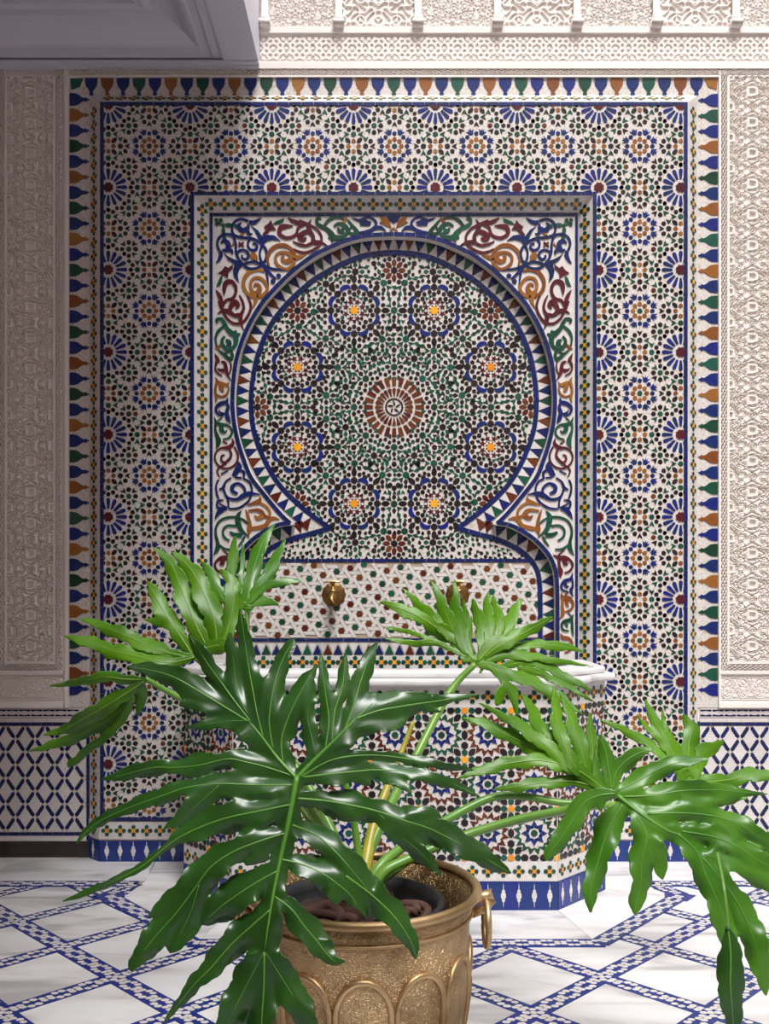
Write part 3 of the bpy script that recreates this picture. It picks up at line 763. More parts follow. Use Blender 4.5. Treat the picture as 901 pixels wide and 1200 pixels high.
# ---------- little flowers and the band of bottle shapes at the foot
def flower(mb, mp, cu, cv, s, petal='green', heart='orange', rot=0):
    for k in range(4):
        a = PI / 2 * k + rot
        mb.prism(place([(p[0] * .95, p[1]) for p in HEX], cu + .86 * s * math.cos(a), cv + .86 * s * math.sin(a), a + PI / 2, s * .51), mp, .0018, petal)
    mb.prism([(cu + s * r * math.cos(a + rot), cv + s * r * math.sin(a + rot)) for a, r in ((PI / 4, .72), (PI / 2, .34), (3 * PI / 4, .72), (PI, .34), (5 * PI / 4, .72), (3 * PI / 2, .34), (7 * PI / 4, .72), (0, .34))], mp, .0022, heart)
SPIN = [(.25, -15), (.5, -8.4), (1.6, -7.6), (1.9, -5.6), (1.5, -4.2), (2.6, -3.4), (3.0, 0), (2.6, 3.4), (1.5, 4.2), (1.9, 5.6), (1.6, 7.6), (.5, 8.4), (.25, 15)]
SPIN = SPIN + [(-a, b) for a, b in SPIN[::-1]]
def foot_bands(par, org, A_, n_, L, zf0, zf1, zb1, pitch, off=0, px_=.003):
    """white flower row from zf0 to zf1 and blue band from the floor to zb1 on a face of length L"""
    n0 = Vector(n_); mp = lambda a, b, h: tuple(Vector((org[0] + A_[0] * a, org[1] + A_[1] * a, b)) + n0 * h)
    q = MB(); q.prism([(0, zf0), (L, zf0), (L, zf1), (0, zf1)], mp, .002, 'white'); q.build('white_band', par)
    n = int(round((L - off) / pitch)); fm = MB(); sp = MB()
    mp2 = lambda a, b, h: mp(a, b, h + .002)
    for k in range(n):
        c = off + pitch * (k + .5)
        if c > L - pitch * .3: continue
        flower(fm, mp2, c, (zf0 + zf1) / 2, 5.1 * px_)
    fm.build('flower_chips', par, kind='stuff')
    k = 0; edges = [0.0] + [off + pitch * (i + .5) for i in range(n) if off + pitch * (i + .5) < L - .004] + [L]
    for a, b in zip(edges[:-1], edges[1:]):
        q = MB(); q.prism([(a + .0007, 0.002), (b - .0007, 0.002), (b - .0007, zb1), (a + .0007, zb1)], mp, .004, 'foot'); q.build('blue_tile', par)
    for e in edges[1:-1]:
        q = MB(); q.prism([(e + p[0] * px_ * .95, zb1 * .52 + p[1] * px_ * zb1 / .085 * .8) for p in SPIN], mp, .005, 'white'); q.build('spindle_tile', par)
foot_bands(fou, (XL, 0), (1, 0), (0, -1, 0), -.638 - XL, Z(983.5), Z(963), Z(985), .0465, .004)
foot_bands(fou, (.701, 0), (1, 0), (0, -1, 0), XR - .701, Z(983.5), Z(963), Z(985), .0465, .0)
d_ = math.sqrt(.5)
foot_bands(fou, (XL - cw, YW), (d_, -d_), (-d_, -d_, 0), cw * 1.414, Z(983.5), Z(963), Z(985), .0465, .015)
foot_bands(fou, (XR, 0), (d_, d_), (d_, -d_, 0), cw * 1.414, Z(983.5), Z(963), Z(985), .0465, .015)

# ---------- flower strips on the chamfer (outer) and the bevel (inner)
fs = MB()
wch = cw * 1.414
def strip(org, A_, B_, N_, L, wd, pitch, s, skew=0):
    o_, a_, b_, n_ = map(Vector, (org, A_, B_, N_)); a_.normalize(); b_.normalize(); n_.normalize()
    mp = lambda x, y, h: tuple(o_ + a_ * x + b_ * y + n_ * h)
    n = int(L / pitch)
    for k in range(n): flower(fs, mp, (k + .5) * L / n, wd * .5, s)
H_ = ZT
strip((XL, 0, 0.13), (0, 0, 1), (-1, 1, 0), (-1, -1, 0), H_ - .13, wch, .0455, .0155); strip((XR, 0, 0.13), (0, 0, 1), (1, 1, 0), (1, -1, 0), H_ - .13, wch, .0455, .0155)
strip((XL, 0, ZT), (1, 0, 0), (0, 1, 1), (0, -1, 1), XR - XL, wch, .0455, .0155)
bd = Vector((jxl - ixl, Y1, 0)).length
strip((ixl, 0, Z(776)), (0, 0, 1), (jxl - ixl, Y1, 0), (Y1, -(jxl - ixl), 0), izt - Z(776) - .02, bd, .0465, .0165)
strip((ixr, 0, Z(776)), (0, 0, 1), (jxr - ixr, Y1, 0), (-Y1, (jxr - ixr), 0), izt - Z(776) - .02, bd, .0465, .0165)
bd2 = Vector((0, Y1, izt - jzt)).length
strip((ixl + .03, 0, izt), (1, 0, 0), (0, Y1, jzt - izt), (0, -(izt - jzt), -Y1), ixr - ixl - .06, bd2, .0475, .0165)
fs.build('flower_chips', fou, kind='stuff')

# ---------- spandrel plate with the horseshoe opening
s1 = (Y1 - CAMY) / F; s2 = (Y2 - CAMY) / F; CX = 461.3
R_out = [(461.3, 274.5), (492.6, 276.3), (515.6, 281.4), (546, 294.3), (559.3, 302), (584.4, 321.9), (611, 349.6), (623.6, 367.8), (633.2, 385.5), (640.3, 403.3), (646.1, 423.7), (649, 445.9), (650.2, 465), (649.8, 482), (647.6, 500), (643, 520), (636.5, 540), (628.8, 558.9), (615.4, 576.6), (599.9, 595.5), (588.8, 607.5), (582.2, 613)]
R_out2 = [(582.2, 613), (594, 614.3), (605.5, 618.8), (622.1, 628.8), (633.2, 638.5), (641, 647.5), (646.5, 656.5), (651.2, 670.2), (652.8, 690), (653.1, 725), (653.1, 792)]
R_in = [(461.3, 296.3), (492.6, 299.4), (519.3, 308.6), (546, 322.8), (559, 331.5), (581.7, 352), (598.4, 371.3), (608.3, 387.2), (616.3, 405), (622.2, 422.8), (626.4, 445.9), (628.2, 465), (627.8, 485), (625.6, 502), (621.2, 518), (612.1, 540), (600.4, 561), (588.8, 575.6), (576, 588.4), (556, 604.8), (536, 619)]
R_in2 = [(536, 619), (563, 626.5), (589.2, 635), (611, 646.5), (625, 661), (631.2, 678), (632.7, 708.6), (632.7, 752)]
def mir(p): return [(2 * CX - q[0],) + tuple(q[1:]) for q in p]
Co, Co2, Ci, Ci2 = (catmull(p, 5) for p in (R_out, R_out2, R_in, R_in2))
def shift(P, d):   # offset a polyline to its left by d
    o = []
    for i, p in enumerate(P):
        a, b = P[max(i - 1, 0)], P[min(i + 1, len(P) - 1)]; l = math.hypot(b[0] - a[0], b[1] - a[1]) or 1
        o.append((p[0] - (b[1] - a[1]) / l * d, p[1] + (b[0] - a[0]) / l * d))
    return o
edge_r = shift(Co, 2.4)[:-1] + [(577.3, 614.4)] + [q for q in shift(Co2, 2.4)[2:]]
edge = [p for p in edge_r] ; edge_l = mir(edge)[::-1]
hole = edge_l + edge[1:]
poly = [(245.5, 792)] + [(hole[0][0], 792)] + hole[0:] + [(677.5, 792), (677.5, 249), (245.5, 249)]
m1 = pxplane(Y1)
tr = geometry.tessellate_polygon([[Vector((p[0], p[1], 0)) for p in poly]])
SP = MB(); SP.add([m1(p[0], p[1], 0) for p in poly], [tuple(t) for t in tr], 'chipw' if False else 'white')
# underside of the arch (reveal)
n = len(hole); SP.add([m1(p[0], p[1], 0) for p in hole] + [(m1(p[0], p[1], 0)[0], Y2, m1(p[0], p[1], 0)[2]) for p in hole], [(i, i + 1, n + i + 1, n + i) for i in range(n - 1)], 'plaster')
SP.build('arch_spandrel', fou)
m2 = pxplane(Y2)
Bk = MB(); Bk.box(jxl, jxr, Y2, Y2 + .1, .45, jzt, 'chips'); Bk.build('niche_back', fou)
# inner blue frame of the spandrel
row_tiles(fx(245.8, Y1), fx(249.4, Y1), fz(776, Y1), fz(250, Y1), Y1, .004, 'blue', .045); row_tiles(fx(673.6, Y1), fx(677.2, Y1), fz(776, Y1), fz(250, Y1), Y1, .004, 'blue', .045)
row_tiles(fx(249.4, Y1), fx(673.6, Y1), fz(253.6, Y1), fz(250, Y1), Y1, .004, 'blue', .045)
# blue tiles following a curve
def curve_tiles(P, mp, wd, step, mat, h, name='border_tile'):
    L = [0]
    for a, b in zip(P[:-1], P[1:]): L.append(L[-1] + math.hypot(b[0] - a[0], b[1] - a[1]))
    n = max(1, round(L[-1] / step))
    def at(t):
        for i in range(len(P) - 1):
            if t <= L[i + 1] + 1e-6:
                k = (t - L[i]) / max(L[i + 1] - L[i], 1e-6)
                dx, dy = P[i + 1][0] - P[i][0], P[i + 1][1] - P[i][1]; l = math.hypot(dx, dy)
                return P[i][0] + dx * k, P[i][1] + dy * k, -dy / l, dx / l
    for k in range(n):
        a, b = k * L[-1] / n + .2, (k + 1) * L[-1] / n - .2
        L4 = []; R4 = []
        for j in range(4):
            x, y, nx, ny = at(a + (b - a) * j / 3)
            L4.append((x + nx * wd / 2, y + ny * wd / 2)); R4.append((x - nx * wd / 2, y - ny * wd / 2))
        q = MB(); q.prism(L4 + R4[::-1], mp, h * random.uniform(.85, 1.15), mat, inset=0)
        q.build(name, fou)
    return at, L
for sgn in (0, 1):
    g = (lambda p: p) if sgn == 0 else mir
    curve_tiles(g(Co), m1, 4.6, 12.5, 'blue', .004); curve_tiles(g(Co2), m1, 4.6, 12.5, 'blue', .004)
    curve_tiles(g(Ci), m2, 5.4, 14, 'blue', .004); curve_tiles(g(Ci2), m2, 5.4, 14, 'blue', .004)
# teeth between the two blue bands
cols = ['blue', 'brown', 'blue', 'green']
def teeth(P, count, off_in, off_out, sgn, c0=0, start=0.0):
    L = [0]
    for a, b in zip(P[:-1], P[1:]): L.append(L[-1] + math.hypot(b[0] - a[0], b[1] - a[1]))
    step = L[-1] / count
    def at(t):
        t = min(max(t, 0), L[-1] - .01)
        for i in range(len(P) - 1):
            if t <= L[i + 1]:
                k = (t - L[i]) / (L[i + 1] - L[i]); dx, dy = P[i + 1][0] - P[i][0], P[i + 1][1] - P[i][1]; l = math.hypot(dx, dy)
                return P[i][0] + dx * k, P[i][1] + dy * k, dy / l, -dx / l
    for k in range(count):
        t = (k + .5) * step + start
        x, y, nx, ny = at(t); xa, ya, nxa, nya = at(t - step * .49); xb, yb, nxb, nyb = at(t + step * .49)
        for tri, mat, nm in (([(xa + nxa * off_out, ya + nya * off_out), (xb + nxb * off_out, yb + nyb * off_out), (x + nx * off_in, y + ny * off_in)], cols[(k + c0) % 4], 'triangle_tile'),):
            if sgn: tri = mir(tri)
            q = MB(); q.prism(tri, m2, .0034, mat); q.build(nm, fou)
        x2, y2, nx2, ny2 = at(t + step * .5); xc, yc, nxc, nyc = at(t + step)
        tri = [(x + nx * off_in, y + ny * off_in), (xc + nxc * off_in, yc + nyc * off_in), (x2 + nx2 * off_out, y2 + ny2 * off_out)]
        cxm = sum(p[0] for p in tri) / 3; cym = sum(p[1] for p in tri) / 3
        tri = [(cxm + (p[0] - cxm) * .86, cym + (p[1] - cym) * .86) for p in tri]
        if sgn: tri = mir(tri)
        if k < count - 1:
            q = MB(); q.prism(tri, m2, .003, 'white'); q.build('triangle_tile', fou)
for sgn in (0, 1):
    teeth(Ci[:-4], 38, 2.9, 17.2, sgn, 0 if not sgn else 0); teeth(Ci2[5:], 13, 2.9, 17.2, sgn, 1)

# ---------- arabesques of the spandrel (left half traced, mirrored to the right)
def cv(c, pts):
    s, ox, oy = {1: (7.508, 245, 250), 2: (7.508, 350, 245), 3: (11.26, 245, 350), 4: (10., 245, 440), 5: (9.01, 245, 540), 6: (8.57, 630, 620)}[c]
    o = [(ox + p[0] / s, oy + p[1] / s) + ((p[2] / s,) if len(p) > 2 else ()) for p in pts]
    return mir(o) if c == 6 else o
def diag(p): return [(q[1] - 260 + 256.3 + 1.5, q[0] - 256.3 + 260 - 1.0) + tuple(q[2:]) for q in p]
def emit(kind, pts, mat):
    for q in (pts, mir(pts)):
        mb = MB()
        if kind == 's':
            ribbon(mb, [(p[0], p[1], p[2] * 1.18) for p in catmull(q, 4)], m1, .0042 + random.uniform(-.0003, .0003), mat)
        else:
            nn = len(q); t = geometry.tessellate_polygon([[Vector((p[0], p[1], 0)) for p in q]])
            vs = [m1(p[0], p[1], .0038) for p in q] + [m1(p[0], p[1], 0) for p in q]
            mb.add(vs, [tuple(x) for x in t] + [(i, (i + 1) % nn, nn + (i + 1) % nn, nn + i) for i in range(nn)], mat)
        mb.build('scroll_tile', fou)
def circ(x, y, r, n=9): return [(x + r * math.cos(2 * PI * k / n), y + r * math.sin(2 * PI * k / n)) for k in range(n)]
D1 = [  # mirrored about the corner's diagonal as well
 ('s', 1, 'green', [(100, 100, 8), (140, 106, 14), (170, 105, 30), (215, 105, 12)]),
 ('s', 1, 'green', [(215, 100, 12), (245, 118, 28), (262, 125, 6)]),
 ('s', 1, 'blue', [(460, 40, 4), (425, 68, 22), (385, 84, 30), (350, 78, 26)]),
 ('s', 1, 'blue', [(345, 70, 18), (290, 52, 18), (235, 68, 18), (206, 110, 18), (205, 160, 18), (228, 196, 18), (290, 215, 18), (360, 218, 18), (420, 240, 18), (468, 278, 18), (500, 320, 20), (508, 370, 20), (492, 420, 18), (460, 452, 18)]),
 ('s', 1, 'blue', [(285, 82, 6), (262, 110, 26), (280, 145, 36), (315, 150, 34), (345, 125, 26), (338, 95, 8)]),
 ('s', 1, 'blue', [(330, 120, 30), (342, 165, 28), (360, 185, 18), (382, 178, 4)]),
 ('s', 1, 'blue', [(415, 240, 14), (370, 228, 16), (342, 262, 16), (352, 308, 18), (392, 328, 20), (424, 302, 18), (410, 270, 16), (385, 272, 14)]),
 ('p', 1, 'blue', [(368, 112), (430, 150), (468, 205), (520, 190), (575, 198), (628, 242), (560, 232), (510, 245), (482, 272), (440, 245), (425, 200), (400, 150)]),
 ('s', 1, 'blue', [(468, 285, 18), (448, 340, 16), (452, 400, 18), (482, 455, 20), (540, 485, 18), (600, 495, 14), (672, 505, 4)]),
 ('p', 1, 'ochre', [(270, 192), (318, 170), (294, 202)]),
 ('s', 1, 'ochre', [(528, 465, 14), (515, 400, 22), (540, 330, 28), (600, 288, 28), (670, 285, 28), (725, 318, 24), (752, 365, 26)]),
 ('s', 1, 'ochre', [(850, 362, 4), (800, 385, 24), (745, 388, 44), (700, 355, 26), (640, 345, 22), (592, 370, 20), (588, 430, 22), (632, 478, 22), (690, 492, 22), (742, 450, 26), (752, 400, 20)]),
 ('s', 1, 'ochre', [(730, 395, 40), (690, 425, 34), (652, 415, 26), (642, 388, 18), (664, 374, 10)]),
 ('p', 1, 'maroon', [(545, 60), (560, 100), (588, 145), (540, 150), (500, 190), (468, 190), (500, 150), (484, 120), (520, 95)]),
 ('p', 1, 'green', [(560, 100), (590, 72), (662, 44), (655, 76), (618, 94)]),
 ('s', 1, 'maroon', [(695, 42, 6), (750, 75, 30), (820, 95, 22), (870, 90, 14)]),
 ('s', 1, 'maroon', [(738, 113, 6), (680, 115, 30), (630, 130, 36), (620, 180, 28), (670, 215, 24), (730, 210, 22), (770, 180, 22), (785, 130, 20), (835, 100, 18)]),
 ('s', 2, 'maroon', [(0, 110, 30), (60, 130, 26), (110, 150, 20), (160, 180, 18), (200, 240, 18), (190, 310, 20), (130, 360, 20), (60, 385, 20), (0, 375, 16), (-45, 350, 8)]),
 ('s', 2, 'maroon', [(252, 322, 4), (190, 295, 24), (130, 290, 34), (128, 240, 26), (100, 200, 34), (85, 150, 26), (112, 92, 4)]),
 ('s', 2, 'maroon', [(125, 295, 26), (70, 322, 20), (5, 312, 18), (-50, 285, 8)]),
 ('s', 2, 'maroon', [(100, 195, 26), (50, 208, 34), (12, 245, 44), (40, 275, 26), (66, 252, 12)]),
 ('s', 2, 'green', [(196, 92, 12), (168, 84, 22), (160, 125, 24), (200, 155, 28), (250, 180, 30), (300, 240, 40), (290, 292, 8)]),
 ('s', 2, 'green', [(215, 160, 16), (265, 100, 22), (330, 75, 16), (400, 85, 14)]),
 ('s', 2, 'green', [(265, 235, 40), (335, 255, 40), (400, 240, 26), (432, 190, 30), (400, 145, 30), (350, 130, 22), (312, 155, 16)]),
 ('s', 2, 'green', [(400, 190, 40), (360, 195, 30), (345, 165, 14)]),
 ('s', 2, 'green', [(432, 98, 12), (465, 140, 20), (500, 180, 26), (515, 205, 26), (485, 222, 24), (442, 205, 18), (465, 155, 12)]),
 ('p', 2, 'ochre', [(370, 125), (420, 68), (430, 90), (395, 130)]),
]
for kind, c, mat, pts in D1:
    p = cv(c, pts); emit(kind, p, mat); emit(kind, diag(p), mat)
D2 = [
 ('p', 1, 'green', circ(65, 62, 17)), ('p', 1, 'green', circ(104, 62, 17)), ('p', 1, 'green', circ(68, 98, 17)), ('p', 1, 'green', circ(92, 88, 15)),
 ('s', 1, 'maroon', [(262, 255, 12), (305, 295, 12)]), ('s', 1, 'maroon', [(304, 255, 12), (262, 294, 12)]),
 ('p', 1, 'ochre', [(360, 360), (400, 345), (425, 372), (430, 425), (390, 410), (365, 395)]),
 ('s', 1, 'blue', [(490, 470, 18), (550, 545, 20), (590, 578, 12)]), ('p', 1, 'blue', circ(612, 552, 22)), ('p', 1, 'blue', circ(563, 600, 22)),
 ('p', 2, 'blue', [(465, 75), (530, 90), (588, 68), (600, 100), (640, 115), (630, 145), (590, 148), (540, 145), (535, 115), (490, 95)]),
 ('s', 2, 'blue', [(592, 72, 10), (640, 80, 14), (675, 110, 18), (680, 140, 18), (650, 180, 26), (590, 205, 26), (530, 207, 10)]),
 ('s', 2, 'blue', [(655, 170, 26), (720, 165, 26), (768, 196, 4)]),
 ('p', 2, 'ochre', [(715, 70), (760, 75), (800, 110), (815, 165), (770, 150), (712, 120), (735, 100)]),
 ('p', 2, 'navy', [(770, 58), (836, 58), (836, 128), (800, 105)]),
 ('p', 2, 'ochre', [(800, 190), (836, 160), (836, 176), (815, 196)]),
 ('s', 3, 'maroon', [(78, 725, 4), (108, 790, 40), (125, 840, 40)]), ('s', 3, 'maroon', [(100, 840, 30), (85, 920, 22), (110, 980, 20), (175, 1018, 12)]),
 ('s', 3, 'maroon', [(160, 830, 14), (208, 850, 34), (225, 920, 42), (235, 985, 38), (290, 1080, 4)]), ('s', 3, 'maroon', [(200, 950, 44), (140, 940, 22), (113, 918, 8)]),
 ('s', 3, 'maroon', [(280, 830, 14), (292, 900, 20), (272, 980, 18), (235, 1010, 10)]),
 ('s', 4, 'ochre', [(75, 18, 4), (95, 70, 26), (78, 140, 24), (76, 200, 26), (88, 265, 24), (75, 322, 4)]), ('s', 4, 'ochre', [(236, 78, 4), (205, 110, 30), (150, 92, 30), (95, 70, 20)]),
 ('s', 4, 'ochre', [(95, 230, 16), (150, 250, 18), (208, 222, 20), (230, 160, 16), (222, 105, 12)]), ('s', 4, 'ochre', [(140, 100, 50), (150, 160, 42), (172, 190, 12)]),
 ('s', 4, 'blue', [(216, 255, 4), (205, 310, 34), (140, 330, 40), (90, 370, 34), (85, 420, 26), (120, 462, 20), (170, 470, 18)]), ('s', 4, 'blue', [(205, 320, 26), (225, 370, 30), (208, 440, 40), (225, 510, 44), (252, 562, 4)]),
 ('s', 4, 'blue', [(180, 455, 24), (132, 432, 16), (116, 402, 8)]), ('s', 4, 'green', [(150, 495, 10), (105, 532, 12)]),
 ('s', 4, 'green', [(64, 486, 4), (85, 550, 30), (140, 572, 30), (210, 582, 22), (258, 620, 22), (268, 680, 22), (230, 732, 20), (165, 748, 12)]),
 ('s', 4, 'green', [(78, 560, 24), (75, 640, 24), (100, 720, 40), (112, 780, 50), (82, 862, 4)]), ('s', 4, 'green', [(145, 590, 44), (150, 645, 44), (190, 668, 22), (212, 640, 6)]),
 ('s', 4, 'maroon', [(160, 765, 12), (215, 800, 12)]), ('s', 4, 'maroon', [(270, 735, 4), (280, 800, 34), (220, 848, 36), (150, 850, 20), (90, 890, 18), (68, 960, 18), (90, 1030, 18), (150, 1080, 18), (220, 1090, 18), (290, 1060, 20), (332, 1000, 20), (336, 920, 20), (298, 835, 16)]),
 ('s', 4, 'maroon', [(235, 855, 20), (262, 930, 24), (230, 990, 26), (180, 1022, 24), (145, 990, 20), (152, 942, 18), (186, 930, 10)]), ('s', 4, 'maroon', [(205, 1028, 18), (120, 1080, 16), (98, 1130, 18), (130, 1195, 8)]),
 ('s', 5, 'blue', [(312, 5, 4), (320, 60, 50), (290, 110, 50), (258, 162, 34)]), ('s', 5, 'blue', [(325, 95, 20), (370, 125, 24), (362, 195, 14)]), ('s', 5, 'blue', [(275, 175, 14), (345, 180, 16)]),
 ('s', 5, 'blue', [(200, 105, 8), (128, 140, 14)]),
 ('s', 5, 'blue', [(105, 302, 6), (150, 285, 28), (178, 220, 16), (235, 180, 14)]), ('s', 5, 'blue', [(152, 290, 20), (182, 370, 20), (230, 402, 24), (300, 405, 28), (360, 372, 44), (430, 345, 38), (538, 356, 4)]),
 ('s', 5, 'blue', [(365, 365, 20), (380, 310, 22), (350, 262, 24), (300, 240, 24), (248, 270, 34), (250, 320, 34), (302, 348, 22)]),
 ('s', 5, 'blue', [(370, 190, 16), (422, 220, 18), (450, 280, 18), (448, 350, 18), (420, 420, 18), (350, 480, 20), (280, 505, 18), (210, 500, 16), (205, 440, 16), (182, 370, 14)]),
 ('s', 5, 'blue', [(100, 200, 16), (76, 260, 16), (82, 340, 20), (102, 400, 16)]), ('s', 5, 'blue', [(155, 412, 6), (100, 425, 24), (85, 460, 20), (105, 500, 24), (190, 505, 30)]), ('s', 5, 'blue', [(150, 505, 44), (100, 550, 38), (62, 618, 4)]), ('s', 5, 'blue', [(110, 450, 10), (190, 495, 16)]),
 ('s', 5, 'ochre', [(545, 376, 4), (530, 425, 40), (470, 447, 30), (402, 468, 4)]), ('s', 5, 'ochre', [(530, 440, 24), (600, 478, 22), (640, 535, 24), (640, 592, 20)]),
 ('s', 5, 'ochre', [(388, 515, 8), (410, 580, 26), (428, 650, 30), (425, 720, 44), (416, 795, 4)]), ('s', 5, 'ochre', [(425, 720, 30), (520, 706, 36), (595, 680, 34), (635, 625, 36), (680, 605, 30), (742, 617, 4)]),
 ('s', 5, 'ochre', [(640, 600, 24), (590, 580, 26), (550, 535, 36), (500, 518, 26), (415, 528, 16)]), ('s', 5, 'ochre', [(570, 580, 40), (515, 605, 34), (482, 575, 10)]),
 ('s', 5, 'green', [(342, 528, 4), (308, 580, 40), (308, 650, 50), (340, 730, 36), (427, 808, 4)]), ('s', 5, 'green', [(290, 592, 18), (200, 597, 20), (120, 630, 20), (76, 700, 20), (72, 780, 24), (90, 860, 30), (88, 930, 40), (48, 996, 4)]),
 ('s', 5, 'green', [(95, 880, 20), (170, 930, 20), (245, 935, 14)]), ('s', 5, 'green', [(285, 690, 20), (200, 684, 20), (150, 730, 20), (158, 800, 22), (215, 845, 16)]), ('s', 5, 'green', [(350, 785, 40), (270, 780, 36), (222, 752, 18)]),
 ('s', 5, 'green', [(332, 602, 10), (380, 635, 20), (418, 668, 6)]), ('s', 5, 'green', [(375, 800, 20), (345, 860, 20), (310, 900, 8)]),
 ('s', 6, 'maroon', [(270, 205, 8), (205, 262, 14)]), ('s', 6, 'maroon', [(155, 258, 4), (210, 285, 30), (270, 290, 40), (320, 310, 22), (350, 360, 20), (322, 418, 18), (270, 440, 12)]),
 ('s', 6, 'maroon', [(212, 285, 24), (215, 370, 26), (230, 430, 40), (225, 492, 4)]), ('s', 6, 'maroon', [(268, 300, 40), (275, 348, 34), (306, 350, 6)]),
 ('s', 6, 'blue', [(350, 436, 4), (330, 500, 28), (270, 522, 30), (236, 570, 22), (250, 612, 18), (305, 628, 10)]), ('s', 6, 'blue', [(268, 535, 30), (290, 582, 20), (312, 568, 6)]), ('s', 6, 'blue', [(345, 490, 14), (350, 570, 20), (332, 620, 30), (356, 678, 4)]),
 ('s', 6, 'ochre', [(235, 638, 4), (250, 690, 36), (310, 690, 34), (350, 740, 24), (340, 800, 20), (278, 832, 14)]), ('s', 6, 'ochre', [(248, 690, 24), (245, 780, 26), (250, 850, 34), (220, 902, 4)]), ('s', 6, 'ochre', [(290, 715, 40), (295, 765, 22), (315, 770, 6)]),
 ('s', 6, 'green', [(356, 855, 4), (330, 910, 32), (270, 925, 30), (238, 960, 20), (255, 1010, 18), (312, 1022, 10)]), ('s', 6, 'green', [(345, 900, 16), (345, 1000, 24), (356, 1082, 4)]), ('s', 6, 'green', [(275, 940, 30), (300, 985, 14)]),
 ('s', 6, 'ochre', [(230, 1045, 4), (250, 1090, 36), (310, 1100, 30), (345, 1150, 22), (330, 1210, 18), (270, 1240, 12)]), ('s', 6, 'blue', [(300, 838, 6), (335, 870, 12)]), ('s', 6, 'maroon', [(310, 632, 6), (268, 665, 10)]),
]
for kind, c, mat, pts in D2: emit(kind, cv(c, pts), mat)

# ---------- pattern B: the tympanum (eight-fold about a brown wheel)
OX, OY = 461.8, 477.0
inring = Ci + []
bound = [(p[0], p[1]) for p in Ci[:-1]] + [(541, 622)] + [(p[0], p[1]) for p in Ci2[2:] if p[1] < 657] + [(627, 656)]
bound = bound + [(2 * CX - p[0], p[1]) for p in bound[::-1]]
def inside(x, y, P=bound):
    c = False; j = len(P) - 1
    for i in range(len(P)):
        if (P[i][1] > y) != (P[j][1] > y) and x < (P[j][0] - P[i][0]) * (y - P[i][1]) / (P[j][1] - P[i][1]) + P[i][0]: c = not c
        j = i
    return c
TB = MB(); taken = {}
def tb(shape, r, th, s, mat, ang=None, sy=None, minr=2.6, parts=None):
    """piece at polar (r px, th degrees) about the wheel, replicated eight-fold"""
    for k in range(8):
        for mz in (1, -1):
            t = math.radians(45 * k + mz * th)
            x, y = OX + r * math.cos(t), OY - r * math.sin(t)
            key = (int(x // 4), int(y // 4)); hit = False
            for a in (-1, 0, 1):
                for b in (-1, 0, 1):
                    for q in taken.get((key[0] + a, key[1] + b), ()):
                        if math.hypot(q[0] - x, q[1] - y) < minr: hit = True
            if hit: continue
            if not inside(x, y): continue
            taken.setdefault(key, []).append((x, y))
            aa = t if ang is None else math.radians(45 * k) + mz * math.radians(ang)
            # y axis of the photo points down: mirror
            q = place(shape, 0, 0, aa, s * 1.46, sy and sy * 1.46); q = [(x + a, y - b) for a, b in q]
            TB.prism(q, m2, .0016, mat, inset=.03)
def around(cr, cth, items, minr=2.6):
    """items around a local centre given at polar (cr, cth): (dr, dangle(global degrees), shape, size, mat, orient offset)"""
    cx_, cy_ = cr * math.cos(math.radians(cth)), cr * math.sin(math.radians(cth))
    for dr, da, shape, s, mat, oo in items:
        x = cx_ + dr * math.cos(math.radians(da)); y = cy_ + dr * math.sin(math.radians(da))
        tb(shape, math.hypot(x, y), math.degrees(math.atan2(y, x)), s, mat, ang=da + oo, minr=minr)
# wheel
wheel = MB()
def wpoly(pts, mat, name=None, h=.0026):
    if name:
        q = MB(); q.prism([(OX + a, OY - b) for a, b in pts], m2, h, mat); q.build(name, fou)
    else: wheel.prism([(OX + a, OY - b) for a, b in pts], m2, h, mat)
for k in range(5): wpoly(place([(0, -1), (.32, 0), (0, 1), (-.32, 0)], 4.6 * math.cos(PI / 2 + k * 2 * PI / 5), 4.6 * math.sin(PI / 2 + k * 2 * PI / 5), PI / 2 + k * 2 * PI / 5 + .35, 3.8), 'black')
for k in range(24):
    a = 2 * PI * k / 24; a2 = a + PI / 24
    wpoly(place(HEX, 9.6 * math.cos(a), 9.6 * math.sin(a), a, 1.25), 'black')
    wpoly(place([(-.25, -1), (.25, -1), (1.05, .8), (0, 1.15), (-1.05, .8)], 17.3 * math.cos(a), 17.3 * math.sin(a), a, 2.2, 4.6), 'brown')
    wpoly(place([(-.82, -1), (.82, -1), (1.1, 1), (-1.1, 1)], 30 * math.cos(a), 30 * math.sin(a), a, 2.6, 5.2), 'brown', 'wheel_tile')
    taken.setdefault((int(30 // 4), 0), [])
wheel.build('wheel_chips', fou, kind='stuff')
for k in range(3):
    tb(PENT, 39.4, 15 * k, 1.9, 'black', minr=1.8)
tb(PENT, 42, 7.5, 1.8, 'black', minr=1.8); tb(PENT, 42, 22.5, 1.8, 'black', minr=1.8)
ring8 = lambda r, shape, s, mat, ph=0, oo=0: [(r, ph + 45 * k, shape, s, mat, oo) for k in range(8)]
g1 = 'green'
nodes = [(47, 0, 'green'), (61.5, 22.5, 'black'), (80.7, 9.8, 'green'), (113.5, 0, 'green'), (146, 4.8, 'green'), (165, 16.0, 'black')]
Rr, Rt = 122.5, 22.5
